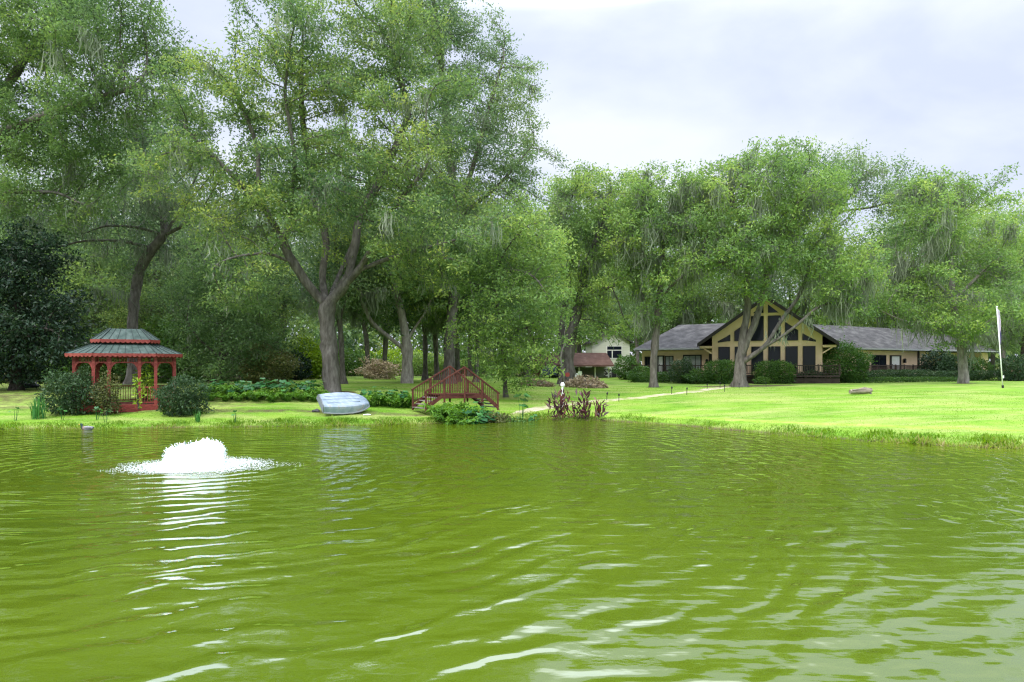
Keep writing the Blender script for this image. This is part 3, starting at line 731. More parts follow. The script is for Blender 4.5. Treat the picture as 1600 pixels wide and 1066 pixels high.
E1, T1 = octo(3.22, 1.72, 2.35, .95), octo(1.72, 1.25, 1.0, .5); E2, T2 = octo(1.92, 1.36, 1.25, .55), octo(.95, .84, .22, .1)
def roof(e, ze, t, zt, nm, k):
    m = MB(); frus(m, e, ze, t, zt)
    if nm == 'upper_roof': m.add([(x, y, zt) for x, y in t], [tuple(range(8))])
    o_ = m.build(nm, metal, gaz)
    m = MB()
    for i in range(8):
        a0, a1 = Vector((*e[i], ze)), Vector((*e[(i + 1) % 8], ze)); b0, b1 = Vector((*t[i], zt)), Vector((*t[(i + 1) % 8], zt))
        m.bar(a0 + Vector((0, 0, .02)), b0 + Vector((0, 0, .02)), .07, .04)
        nn = max(1, int((a1 - a0).length / k))
        for j in range(1, nn):
            f_ = j / nn; m.bar(a0.lerp(a1, f_) + Vector((0, 0, .012)), b0.lerp(b1, f_) + Vector((0, 0, .012)), .025, .03)
    m.build('seams', seamm, o_)
roof(E1, EZ, T1, EZ + .56, 'lower_roof', .42); roof(E2, EZ + .78, T2, EZ + 1.4, 'upper_roof', .42)
def scallop(e, z, h, nm):
    m = MB()
    for a, b in edges(e):
        d = (b - a); L = d.length; u = d / L; nv = Vector((u.y, -u.x, 0)); n = max(2, int(L / .26)); s = L / n
        m.M = lambda p, a=a, u=u, nv=nv: (a.x + u.x * p[0] + nv.x * p[1], a.y + u.y * p[0] + nv.y * p[1], p[2])
        for k in range(n):
            m.prism([(k * s, z)] + [(k * s + s * j / 6, z - h * .62 - h * .38 * sin(pi * j / 6)) for j in range(7)] + [((k + 1) * s, z)], .004, .04)
    m.build(nm, M['red'], gaz)
scallop(E1, EZ - .0, .2, 'lower_valance'); scallop(E2, EZ + .78, .2, 'upper_valance')
m = MB(); m.slab(octo(1.66, 1.2, .95, .45), EZ + .4, EZ + .72); m.build('clerestory', M['bridge'], gaz)
PL = .36
m = MB(); m.slab(octo(3.0, 1.85, 2.2, .9), .02, PL); m.build('platform', M['red'], gaz)
P_ = octo(2.78, 1.68, 1.98, .82)
post = MB(); post.box(-.09, .09, -.09, .09, PL, EZ - .02); pm = None
pts = P_ + [(-.86, -1.98), (.78, -1.98)]
for x, y in pts:
    if pm is None: pm = post.build('post', M['red'], gaz); pp = pm
    else: pp = pm.copy(); C.objects.link(pp); pp.parent = gaz
    pp.location = (x, y, 0)
segs = [(P_[i], P_[(i + 1) % 8]) for i in range(1, 8)] + [(P_[0], pts[8]), (pts[9], P_[1])]
fz = MB(); 
for a, b in segs + [(pts[8], pts[9])]:
    a, b = Vector((*a, 0)), Vector((*b, 0)); u = (b - a).normalized(); L = (b - a).length
    a2, b2 = a + u * .091, b - u * .091; Z = lambda z: Vector((0, 0, z))
    fr_ = MB(); fr_.bar(a2 + Z(2.98), b2 + Z(2.98), .06, .09); fr_.bar(a2 + Z(2.66), b2 + Z(2.66), .05, .06)
    n = int(L / .13)
    for k in range(1, n): fr_.bar(a.lerp(b, k / n) + Z(2.69), a.lerp(b, k / n) + Z(2.935), .03, .03)
    fr_.build('frieze', M['red'], gaz)
    for s, c in ((1, a2), (-1, b2)):
        br = MB()
        br.M = lambda p, c=c, u=u, s=s: (c.x + u.x * s * p[0] - u.y * p[1], c.y + u.y * s * p[0] + u.x * p[1], p[2])
        r_ = min(.42, L * .3)
        arc = [(r_ * (1 - sin(t)), 2.63 - r_ * (1 - cos(t)) * 1.25) for t in np.linspace(0, pi / 2, 7)]
        br.prism([(0, 2.63)] + [(x_, z_) for x_, z_ in arc][::1], -.03, .03)
        br.build('bracket', M['red'], gaz)
for a, b in segs:
    a, b = Vector((*a, 0)), Vector((*b, 0)); u = (b - a).normalized(); L = (b - a).length; a2, b2 = a + u * .091, b - u * .091; Z = lambda z: Vector((0, 0, z))
    rl = MB(); rl.bar(a2 + Z(1.30), b2 + Z(1.30), .09, .07); rl.bar(a2 + Z(PL + .12), b2 + Z(PL + .12), .05, .06)
    n = int(L / .14)
    for k in range(1, n): rl.bar(a.lerp(b, k / n) + Z(PL + .15), a.lerp(b, k / n) + Z(1.265), .035, .035)
    rl.build('railing', M['red'], gaz)
m = MB(); m.box(-.8, .72, -2.5, -2.21, 0, .2); m.build('step', M['red'], gaz)
# ------------------------------------------------------------------ footbridge
BD = 38.2; bx = X(712, BD); bz = .55
br = empty('footbridge', (bx, BD, bz), 'small arched footbridge of dark red wood with balustrades and steps', 'bridge')
def bp(px, py, D): return Vector((X(px, D) - bx, D - BD, Zp(py, D) - bz))
rails = {'n': [bp(665, 611.6, 37.3), bp(726, 573.5, 37.9), bp(778.5, 614, 38.7)], 'f': [bp(644.5, 608.5, 38.7), bp(703, 572.3, 39.3), bp(755, 613.6, 40.1)]}
dz = bp(700, 616.5, 37.8).z
def lerp_line(pts, t):
    n = len(pts) - 1; k = min(int(t * n), n - 1); return pts[k].lerp(pts[k + 1], t * n - k)
for k in 'nf':
    p = rails[k]
    m = MB(); m.bar(p[0] + (p[0] - p[1]) * .03, p[1], .13, .075); m.bar(p[1], p[2] + (p[2] - p[1]) * .03, .13, .075); ho = m.build('handrail', M['bridge'], br)
    low = lambda t: min(dz + .1, lerp_line(p, t).z - .78)
    m = MB()
    ts = np.linspace(0.0, 1, 40)
    for a, b in zip(ts[:-1], ts[1:]):
        if low(a) < dz + .1 or low(b) < dz + .1:
            qa, qb = lerp_line(p, a), lerp_line(p, b); m.bar(Vector((qa.x, qa.y, low(a))), Vector((qb.x, qb.y, low(b))), .05, .06)
    for t in np.linspace(.035, .965, 31):
        q_ = lerp_line(p, t); m.bar((q_.x, q_.y, low(t)), (q_.x, q_.y, q_.z - .04), .035, .035)
    m.build('balusters', M['bridge'], br)
    for t in (0.005, .24, .5, .76, .995):
        q_ = lerp_line(p, t); m = MB(); m.bar((q_.x, q_.y, -.05 if t in (.005, .995) else dz - .5), (q_.x, q_.y, q_.z - .03), .1, .1); m.build('post', M['bridge'], br)
    m = MB(); a_, b_ = lerp_line(p, .2), lerp_line(p, .8); m.bar((a_.x, a_.y, dz - .12), (b_.x, b_.y, dz - .12), .06, .2)
    e0, e1 = lerp_line(p, .0), lerp_line(p, 1.0)
    m.bar((a_.x, a_.y, dz - .1), (e0.x, e0.y, .1), .06, .2); m.bar((b_.x, b_.y, dz - .1), (e1.x, e1.y, .1), .06, .2); m.build('stringer', M['bridge'], br)
m = MB()
for t in np.linspace(.2, .8, 22):
    a_, b_ = lerp_line(rails['n'], t), lerp_line(rails['f'], t); m.bar((a_.x, a_.y, dz), (b_.x, b_.y, dz), .14, .04)
m.build('deck', M['bridge'], br)
for side in (0, 1):
    for k in range(4):
        t = .02 + .045 * k; t = t if side == 0 else 1 - t
        a_, b_ = lerp_line(rails['n'], t), lerp_line(rails['f'], t); m = MB(); m.bar((a_.x, a_.y, .12 + k * .19), (b_.x, b_.y, .12 + k * .19), .24, .045); m.build('step', M['greyboard'], br)
# ------------------------------------------------------------------ upturned boat
bd = 37.3; xb = X(538, bd)
boat = empty('rowing_boat', (xb, bd, gz(xb, bd) + .05), 'pale grey-blue rowing boat lying upturned on the bank below the big oak', 'boat')
hullm = mottled('faded_hull', [(.32, (.17, .22, .27)), (.52, (.26, .32, .385)), (.64, (.32, .37, .42)), (.72, (.30, .24, .18))], 1.7, .5, .004, (1, 2.2, 1), spec=.3)
rot = Matrix.Rotation(R(36), 4, 'Z') @ Matrix.Rotation(R(38), 4, 'X') @ Matrix.Scale(1.02, 4)
WBt = lambda p: tuple(rot @ Vector(p) + Vector((0, 0, .43)))
st = [(-1.32, .50, .60, .50), (-.9, .56, .68, .53), (-.3, .60, .73, .55), (.3, .57, .70, .55), (.75, .48, .60, .51), (1.05, .36, .46, .42), (1.25, .24, .32, .28), (1.38, .14, .2, .12)]
V = []; Fc = []
for x, b, g_, h in [(x, b, g_, h * .72) for x, b, g_, h in st]:
    V += [(x, -g_, 0), (x, -(g_ * .35 + b * .65), h * .66), (x, -b, h * .9), (x, -b * .86, h), (x, -b * .03, h * 1.02), (x, 0, h * 1.07), (x, b * .03, h * 1.02), (x, b * .86, h), (x, b, h * .9), (x, (g_ * .35 + b * .65), h * .66), (x, g_, 0)]
k = 11
for i in range(len(st) - 1):
    for j in range(k - 1): Fc.append((i * k + j, (i + 1) * k + j, (i + 1) * k + j + 1, i * k + j + 1))
Fc.append(tuple(range((len(st) - 1) * k, len(st) * k)))
m = MB(WBt); m.add(V, Fc); hull = m.build('hull', hullm, boat)
m = MB(WBt); m.add([(-1.325, y, z) for _, y, z in V[:11]] + [(-1.37, y, z) for _, y, z in V[:11]], [tuple(range(11)), tuple(range(21, 10, -1))] + [(i, i + 11, (i + 1) % 11 + 11, (i + 1) % 11) for i in range(11)])
m.build('transom', mottled('dull_transom', [(.3, (.11, .13, .15)), (.7, (.20, .22, .24))], 3), boat)
m = MB(WBt)
for s in (0, 10):
    m.tube([Vector(V[i * k + s]) for i in range(len(st))], .035, 6)
m.build('gunwale', M['fascia'], boat)
m = MB(WBt)
for y in (-.26, .26): m.bar((-1.1, y, .388), (.7, y * .9, .402), .04, .03)
m.build('keel_strip', hullm, boat)
def lump(name, px, D, dims, mt, label, cat, seed, rz=0, amp=.2, lift=0):
    r_ = np.random.RandomState(seed); k_ = r_.rand(6) * 6
    x = X(px, D); f = lambda d: 1 + amp * (sin(3 * d.x + k_[0]) * cos(2.6 * d.y + k_[1]) + .6 * sin(5.5 * d.z + k_[2] + 4 * d.x) + .35 * sin(9 * d.y + k_[3] + 7 * d.x))
    m = MB(); m.ball((0, 0, dims[2] * .55), dims, 22, 14, f); o_ = m.build(name, mt, smooth=True); o_.location = (x, D, gz(x, D) + lift); o_.rotation_euler.z = rz
    return tag(o_, label, cat)
lump('loose_plank', 573.5, 36.9, (.22, .05, .04), M['white'], 'short white plank end on the grass under the boat bow', 'plank', 3, .4, .05, .02)
lump('stone', 494, 37.4, (.22, .15, .1), mottled('dark_stone', [(.3, (.04, .04, .045)), (.7, (.09, .09, .09))], 6), 'dark stone on the ground left of the upturned boat', 'stone', 5)
lump('stone', 703, 35.35, (.14, .1, .07), mottled('buff_stone', [(.3, (.4, .33, .22)), (.7, (.55, .46, .33))], 6), 'small buff stone at the waterline below the footbridge', 'stone', 6)
lump('tarp_heap', 41, 47.5, (.75, .5, .30), mottled('dark_tarp', [(.3, (.012, .014, .022)), (.7, (.03, .032, .045))], 3, .4), 'low heap under a dark tarpaulin beneath the dark magnolia', 'tarp', 8, 0, .15)
lump('pale_board', 54, 46.9, (.25, .06, .05), M['white'], 'short white board on top edge of the dark tarpaulin heap', 'board', 9, -.4, .05, .36)
# ------------------------------------------------------------------ flagpole, flag, log, stakes
fd = 49.5; fx_ = X(1567, fd); fz_ = gz(fx_, fd); tipx = X(1557.5, fd) - fx_; hp = Zp(481, fd) - fz_
pole = empty('flagpole', (fx_, fd, fz_), 'white flagpole leaning slightly left on the right lawn', 'flagpole')
m = MB(); m.tube([(0, 0, -.1), (tipx * .5, 0, hp * .5), (tipx, 0, hp)], [.042, .038, .028], 10); m.build('shaft', M['white'], pole, True)
m = MB(); m.ball((tipx, 0, hp + .05), .06, 10, 8); m.build('finial', M['white'], pole, True)
m = MB(); m.tube([(0, 0, -.1), (tipx * .03, 0, .2)], [.075, .07], 10); m.build('base_collar', M['black'], pole)
m = MB(); m.box(tipx * .14 + .05, tipx * .14 + .12, -.04, .04, hp * .14 - .1, hp * .14 + .1); m.build('cleat', M['white'], pole)
V = []; Fc = []; n = 26; kk = 9
for i in range(n):
    f_ = i / (n - 1); z = hp * .985 - f_ * 2.5; ax_ = tipx * z / hp + .045
    wd = (.03 + .085 * sin(pi * min(1, f_ * 1.05)) ** .8) * (1 + .15 * sin(f_ * 9))
    for j in range(kk):
        g_ = j / (kk - 1); V.append((ax_ + wd * g_, .09 * sin(g_ * 11 + f_ * 4) * (.4 + g_), z - .12 * g_))
for i in range(n - 1):
    for j in range(kk - 1): Fc.append((i * kk + j, (i + 1) * kk + j, (i + 1) * kk + j + 1, i * kk + j + 1))
fm, t, b = mat('flag_cloth', rough=.8, spec=.1)
sp = t.nodes.new('ShaderNodeSeparateXYZ'); t.links.new(t.nodes.new('ShaderNodeTexCoord').outputs['Generated'], sp.inputs[0])
rr_ = ramp(t, [(.0, (.55, .52, .62)), (.74, (.50, .42, .55)), (.80, (.05, .05, .14)), (1, (.04, .04, .12))]); t.links.new(sp.outputs[0], rr_.inputs[0]); t.links.new(rr_.outputs[0], b.inputs['Base Color'])
fo = link('flag', mesh_np('flag', V, Fc, smooth=True), fm); fo.location = pole.location; tag(fo, 'pale lilac flag with a navy edge hanging limp from the flagpole', 'flag')
sm = fo.modifiers.new('thickness', 'SOLIDIFY'); sm.thickness = .012
ld = 45.0; lx = X(1345, ld)
log = empty('log', (lx, ld, gz(lx, ld)), 'weathered grey log lying alone on the right lawn', 'log', rz=R(9))
f = lambda p: p
m = MB(); m.tube([(-.78, 0, .17), (-.4, .02, .2), (.1, 0, .21), (.5, -.03, .24), (.74, -.02, .27)], [.14, .17, .18, .19, .15], 11)
for k in range(5): m.bar((-.7 + .1 * k, -.13 + .05 * k, .30), (.7 - .08 * k, -.12 + .06 * k, .37 + .02 * k), .07, .05)
m.build('trunk', mottled('weathered_wood', [(.3, (.13, .105, .08)), (.55, (.26, .22, .17)), (.75, (.38, .33, .26))], 5, .9, .03, (.5, 2, 2)), log)
m = MB(); m.tube([(.5, -.03, .22), (.62, -.12, .08), (.6, -.2, 0)], [.09, .07, .05], 7); m.build('branch_stub', M['bark'], log)
STK = [(948, 44.8), (967, 44.2), (1049.5, 48.5), (1073, 47.8), (1105, 53.5), (1125, 54.5), (1132, 50.5), (1155, 53.8), (1197, 55.6)]
lab = ['the left one of the pair nearest the red cannas', 'the right one of the pair nearest the red cannas', 'the left one of the pair halfway along the sand path', 'the right one of the pair halfway along the sand path',
       'at the far end of the sand path', 'at the left tip of the mulch bed', 'standing on bare lawn in front of the mulch bed', 'just in front of the house oak trunk', 'in the mulch right of the house oak trunk']
for k, (p, D) in enumerate(STK):
    x = X(p, D)
    if k == 0:
        stake = empty('path_light', (0, 0, 0)); m = MB(); m.tube([(0, 0, -.1), (0, 0, .40)], .022, 7); m.build('stem', M['black'], stake)
        m = MB(); m.tube([(0, 0, .38), (0, 0, .47), (0, 0, .55)], [.05, .06, .02], 9); m.build('lamp_head', M['black'], stake); s_ = stake
    else: s_ = copy_tree(stake)
    s_.location = (x, D, gz(x, D)); s_.rotation_euler = (.05 * sin(k * 3), .07 * cos(k * 5), k); sc2 = (1, .95, 1.05, .95, .8, .9, .95, .8, .7)[k]; s_.scale = (sc2,) * 3
    tag(s_, 'small black path light ' + lab[k], 'path light', 'black path lights along the sand path')
pd = 41.0; x = X(879, pd); wp = empty('white_post', (x, pd, gz(x, pd)), 'short white capped post standing behind the tall dark cannas', 'post')
hh = Zp(599, pd) - gz(x, pd)
m = MB(); m.tube([(0, 0, -.1), (0, 0, hh - .15)], .07, 10); m.build('shaft', M['white'], wp); m = MB(); m.ball((0, 0, hh - .1), (.13, .13, .16), 12, 8); m.build('cap', M['white'], wp, True)

# ------------------------------------------------------------------ fountain
fr = np.random.RandomState(5)
ft = empty('fountain', (FX, FY, 0), 'white foaming fountain bubbling up in the pond', 'fountain')
foam = bpy.data.materials.new('foam'); foam.use_nodes = True; fb = foam.node_tree.nodes['Principled BSDF']
fb.inputs['Base Color'].default_value = (.80, .83, .85, 1); fb.inputs['Roughness'].default_value = .5; fb.inputs['Subsurface Weight'].default_value = .4; fb.inputs['Subsurface Scale'].default_value = .1
foam2 = mat('thin_foam', (.60, .66, .64), .4)[0]
hfun = lambda a, r: .79 * (.69 + .10 * r * np.cos(a - .1) + .055 * np.sin(6 * r * np.cos(a) + .3) + .06 * np.sin(9 * r * np.sin(a) + 2 * r * np.cos(a))) * np.clip(1 - (np.minimum(r, .97) / .98) ** 11, 0, 1) ** .5
m = MB(); nr, na = 14, 48; V = []
for i in range(nr + 1):
    r_ = 1.0 * i / nr
    for j in range(na):
        a = 2 * pi * j / na; bump = 1 + .13 * sin(7 * a + 9 * r_) * sin(11 * r_ + 3 * a) + .10 * fr.normal()
        rr2 = r_ * (.80 + .06 * sin(5 * a + 1) + .03 * fr.normal()); V.append((rr2 * cos(a), rr2 * sin(a), -.06 if i == nr else max(.0, float(hfun(a, r_)) * bump)))
Fc = [(i * na + j, (i + 1) * na + j, (i + 1) * na + (j + 1) % na, i * na + (j + 1) % na) for i in range(nr) for j in range(na)]
m.add(V, Fc); m.build('plume', foam, ft, True)
def blobs_mesh(P, S_):
    oc = np.array([(1, 0, 0), (-1, 0, 0), (0, 1, 0), (0, -1, 0), (0, 0, 1), (0, 0, -1)], float); tf = np.array([(0, 2, 4), (2, 1, 4), (1, 3, 4), (3, 0, 4), (2, 0, 5), (1, 2, 5), (3, 1, 5), (0, 3, 5)])
    V = P[:, None] + oc[None] * S_[:, None]; return V.reshape(-1, 3), (tf[None] + 6 * np.arange(len(P))[:, None, None]).reshape(-1, 3)
n = 3200; a = fr.rand(n) * 6.283; r_ = fr.rand(n) ** .35; z = hfun(a, r_ * .97) * (1.0 + .12 * fr.normal(size=n)); P = np.stack([.88 * r_ * np.cos(a), .88 * r_ * np.sin(a), np.maximum(z, .02)], 1) + fr.normal(size=(n, 3)) * .025
V, Fc = blobs_mesh(P, np.repeat((.007 + .016 * fr.rand(n) ** 2)[:, None], 3, 1)); o_ = link('froth', mesh_np('froth', V, Fc), foam, ft); o_['kind'] = 'stuff'
n = 1400; a = fr.rand(n) * 6.283; r_ = .7 + .5 * np.abs(fr.normal(size=n)); P = np.stack([r_ * np.cos(a), r_ * np.sin(a),   .02 + .16 * fr.rand(n) ** 2 * np.exp(-((r_ - .9) / .7) ** 2)], 1)
V, Fc = blobs_mesh(P, np.repeat((.006 + .008 * fr.rand(n))[:, None], 3, 1)); o_ = link('spray_drops', mesh_np('spray_drops', V, Fc), foam, ft); o_['kind'] = 'stuff'
n = 8500; a = fr.rand(n) * 6.283; r_ = .66 + 1.95 * fr.rand(n) ** 1.9 * (1 + .12 * np.sin(5 * a + 1) + .1 * np.sin(9 * a)); P = np.stack([r_ * np.cos(a) + .10 * np.clip(r_ - 1, 0, 2), r_ * np.sin(a) * np.clip(1.25 - .25 * r_, .72, 1), .003 + 0 * a], 1)
sz = (.012 + .028 * fr.rand(n) ** 2) * np.clip(1.6 - r_ / 2.2, .45, 1.3)
V, Fc = blobs_mesh(P, np.stack([sz * 1.2, sz * 1.2, sz * .35], 1)); o_ = link('foam_ring', mesh_np('foam_ring', V, Fc), foam2, ft); o_['kind'] = 'stuff'
# ------------------------------------------------------------------ duck
dd = 32.1; dk = empty('duck', (X(136, dd), dd, .0), 'grey duck with dark head swimming near the left bank', 'duck', rz=R(188))
S_ = [(-.30, 0, .13, .02), (-.25, 0, .10, .06), (-.15, 0, .07, .105), (0, 0, .06, .125), (.13, 0, .07, .11), (.20, 0, .12, .07), (.22, 0, .19, .05), (.235, 0, .245, .058), (.265, 0, .262, .05), (.30, 0, .255, .028)]
m = MB(); m.tube([(x, y, z) for x, y, z, _ in S_], [r for *_, r in S_], 12)
dmat, t, b = mat('duck_feathers', rough=.7); sp = t.nodes.new('ShaderNodeSeparateXYZ'); t.links.new(t.nodes.new('ShaderNodeTexCoord').outputs['Generated'], sp.inputs[0])
r2 = ramp(t, [(0, (.03, .03, .03)), (.1, (.20, .20, .21)), (.6, (.23, .225, .225)), (.74, (.20, .12, .09)), (.82, (.015, .05, .035)), (1, (.015, .05, .03))]); t.links.new(sp.outputs[0], r2.inputs[0]); t.links.new(r2.outputs[0], b.inputs['Base Color'])
m.build('body', dmat, dk, True)
m = MB(); m.tube([(.29, 0, .25), (.34, 0, .238), (.375, 0, .235)], [.022, .02, .012], 8); m.build('bill', mat('yellow_bill', (.5, .33, .04), .5)[0], dk, True)
for s in (-1, 1):
    m = MB(); m.ball((-.06, s * .105, .10), (.17, .03, .06), 10, 8); m.build('wing', mat('grey_wing', (.17, .165, .17), .7)[0], dk, True)
    m = MB(); m.ball((.285, s * .042, .272), .008, 6, 4); m.build('eye', M['black'], dk)

# ------------------------------------------------------------------ shrubs
def bush(label, px, D, rx, ry, h, leaf, n, ls, seed, name='shrub', cat='shrub', group=None, boxy=2.0, rz=0, hue=0, lift=0, up=.5, stems=6, rough=.17, stemm=None):
    r_ = np.random.RandomState(seed); x = X(px, D)
    root = empty(name, (x, D, gz(x, D) - .03 + lift), label, cat, group, rz)
    d = unit(r_.normal(size=(n, 3))); p_ = boxy
    k = (np.abs(d[:, 0]) ** p_ + np.abs(d[:, 1]) ** p_ + np.abs(d[:, 2]) ** p_) ** (-1 / p_)
    ph = r_.rand(9) * 6
    nz_ = 1 + rough * (np.sin(4.3 * d[:, 0] + ph[0]) * np.cos(3.7 * d[:, 1] + ph[1]) + .8 * np.sin(6.1 * d[:, 2] + ph[2] + 3 * d[:, 0]) + .7 * np.sin(11 * d[:, 0] + ph[3]) * np.sin(9 * d[:, 1] + 8 * d[:, 2] + ph[4]))
    rr3 = np.where(r_.rand(n) < .72, 1 + .085 * r_.normal(size=n), r_.rand(n) ** .5)
    P = d * (k * nz_ * rr3)[:, None] * np.array([rx, ry, h / 2]) + np.array([0, 0, h / 2]); ok = P[:, 2] > .02; P = P[ok]; dd_ = d[ok]
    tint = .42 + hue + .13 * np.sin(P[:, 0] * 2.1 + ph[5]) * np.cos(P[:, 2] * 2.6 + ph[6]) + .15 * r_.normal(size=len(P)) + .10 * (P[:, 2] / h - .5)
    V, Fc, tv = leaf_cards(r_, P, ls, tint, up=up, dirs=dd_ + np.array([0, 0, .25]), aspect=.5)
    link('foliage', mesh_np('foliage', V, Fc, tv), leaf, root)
    m = MB()
    for k in range(stems):
        a = r_.rand() * 6.28; e = (rx * .55 * cos(a), ry * .55 * sin(a), h * (.55 + .2 * r_.rand()))
        m.tube([(e[0] * .12, e[1] * .12, -.05), (e[0] * .45, e[1] * .45, e[2] * .5), e], [.045, .035, .015], 5)
    m.build('stems', stemm or M['bark_dark'], root)
    return root
bush('large dark rounded shrub with bronze tips hiding the gazebo left corner', 117, 36.2, 1.3, 1.1, 2.2, M['shrub'], 8000, .14, 1, hue=.06)
bush('straggly bronze-green shrub climbing beside the gazebo entrance', 166, 35.7, .5, .45, 1.95, M['shrub_brown'], 1900, .13, 2, rough=.3, hue=-.1)
bush('dark clipped rounded shrub at the gazebo right corner', 284, 36.1, 1.0, .95, 1.75, M['shrub'], 6500, .13, 3, boxy=2.8)
bush('lime green leafy plant growing inside the gazebo', 227, 37.7, .42, .35, 1.9, M['lime'], 420, .2, 4, name='leafy_plant', cat='plant', lift=.4, rough=.35, stems=4)
bush('yellow-green vine clump on the gazebo entrance post', 217, 36.3, .2, .16, 1.7, M['lime'], 130, .16, 5, name='vine_clump', cat='plant', lift=.3, rough=.3, stems=2)
bush('dome-shaped bronze azalea on the grass strip left of the big oak', 418, 50.5, 1.75, 1.4, 3.0, M['shrub_brown'], 7000, .17, 7, hue=.02)
bush('bright lime bush glowing in a gap of the wood, the taller', 479, 77, 1.6, 1.2, 4.4, M['lime'], 3500, .3, 8, hue=.05)
bush('bright lime bush glowing in a gap of the wood, the shorter, by the big trunk', 496, 75, 1.7, 1.2, 2.9, M['lime'], 3500, .3, 9, hue=.05)
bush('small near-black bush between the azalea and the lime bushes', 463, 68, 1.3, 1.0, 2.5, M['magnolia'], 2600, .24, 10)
bush('pale dried bush at the wood edge left of the low-limbed oak', 592, 70, 1.8, 1.2, 1.9, M['dry'], 3600, .2, 12, name='dry_bush', cat='bush', hue=.45, rough=.35)
us = 'understorey shrubs along the edge of the left wood'
for i, (px, D, rx, h, mt) in enumerate(((-30, 57, 3.0, 4.5, 'oak_dark'), (75, 60, 3.2, 5.0, 'oak_dark'), (140, 57, 2.6, 4.2, 'shrub_green'), (215, 62, 3.0, 4.5, 'oak_dark'), (285, 58, 2.6, 5.5, 'shrub_green'), (315, 66, 3.2, 5.5, 'oak_dark'),
                                         (395, 72, 3.4, 5.5, 'oak_dark'), (440, 88, 3.5, 4.0, 'oak_dark'), (552, 92, 3.2, 3.2, 'shrub_green'), (610, 96, 4.0, 3.6, 'lime'), (665, 94, 3.4, 3.0, 'oak_light'), (722, 97, 3.2, 3.2, 'shrub_green'), (768, 93, 3.4, 3.2, 'oak_light'), (815, 88, 3.2, 4.5, 'oak_dark'))):
    bush('tall shrub in the shaded understorey at the edge of the left wood', px, D, rx, 1.8, h, M[mt], 5200, .3, 60 + i, group=us, rough=.22, hue=.05)
# by the house
bush('round grey-green shrub under the wide window of the left wing', 1067, 64.3, 1.15, 1.0, 2.2, M['shrub'], 4200, .16, 20, hue=.2)
bush('clipped box-shaped shrub touching the house oak on its left', 1127, 62.5, 1.25, 1.0, 2.0, M['shrub_green'], 5000, .16, 21, boxy=4, rough=.05, hue=.05)
bush('low spreading shrub left of the clipped box shrub', 1092, 62.8, 1.3, .9, 1.15, M['shrub_green'], 3200, .16, 22)
bush('wide clipped box-shaped shrub in front of the gable, right of the house oak', 1211, 62.5, 1.5, 1.0, 1.95, M['shrub_green'], 6000, .16, 23, boxy=4, rough=.05, hue=.1)
bush('low dark shrub below the gable deck', 1268, 63, 1.3, .8, 1.05, M['shrub'], 2800, .16, 24)
bush('very large rounded shrub at the corner of gable and right wing', 1318, 64, 2.1, 1.6, 3.6, M['shrub_green'], 9500, .19, 25, hue=-.02)
bush('small green tuft-like shrub at the foot of the house oak', 1150, 59.5, .45, .4, .55, M['shrub_green'], 700, .13, 26, hue=.1)
bush('low pale-green shrub at the right foot of the house oak', 1190, 61, .7, .5, .6, M['shrub_green'], 900, .13, 27, hue=.2)
bush('tall loose shrub in front of the pale outbuilding', 979, 76, 1.2, 1.0, 2.6, M['shrub_green'], 3200, .2, 28)
bush('shrub half covering the dark end of the left wing', 1003, 69, 1.2, .9, 1.5, M['shrub_green'], 2600, .18, 29)
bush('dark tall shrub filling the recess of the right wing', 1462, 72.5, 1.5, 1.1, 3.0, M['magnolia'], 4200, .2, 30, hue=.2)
bush('dark shrub growing behind the tan-trunked oak', 1490, 71, 1.4, 1.0, 2.6, M['shrub'], 3600, .2, 31)
bush('rounded shrub below the porch pier at the far end of the house', 1528, 74, 1.3, 1.0, 2.2, M['shrub_green'], 3000, .2, 32)
bush('dark bush beyond the flagpole near the brown fence', 1590, 68, 1.6, 1.2, 2.4, M['shrub'], 3600, .2, 33)
bush('low hedge along the deck of the left wing', 1030, 66.3, 2.7, .6, .95, M['shrub_green'], 5200, .15, 34, name='hedge', cat='hedge', boxy=5, rough=.05, rz=R(-28))
bush('long low clipped hedge below the right wing railing', 1402, 68.6, 4.3, .6, 1.0, M['shrub'], 9000, .15, 35, name='hedge', cat='hedge', boxy=6, rough=.05, rz=R(27), hue=.1)
bush('clipped hedge continuing right past the tan-trunked oak', 1520, 70, 5.0, .6, .95, M['shrub'], 9000, .15, 36, name='hedge', cat='hedge', boxy=6, rough=.05, rz=R(12), hue=.1)
bush('very low box edging along the top of the right lawn', 1415, 64.3, 5.2, .4, .45, M['shrub_green'], 6000, .12, 37, name='hedge', cat='hedge', boxy=6, rough=.06, rz=R(12))
fn = empty('wooden_fence', (X(1590, 71), 71, gz(X(1590, 71), 71)), 'brown wooden fence at the right edge behind the flagpole', 'fence')
m = MB()
for k in range(16): m.box(-1.6 + k * .3, -1.6 + k * .3 + .28, 0, .03, .05, 1.15 + .03 * (k % 3))
m.build('boards', mottled('brown_board', [(.3, (.14, .09, .055)), (.7, (.24, .17, .11))], 4), fn)
for k in (-1.5, .75, 3.0):
    m = MB(); m.box(k, k + .12, .035, .14, -.1, 1.3); m.build('post', M['bark'], fn)
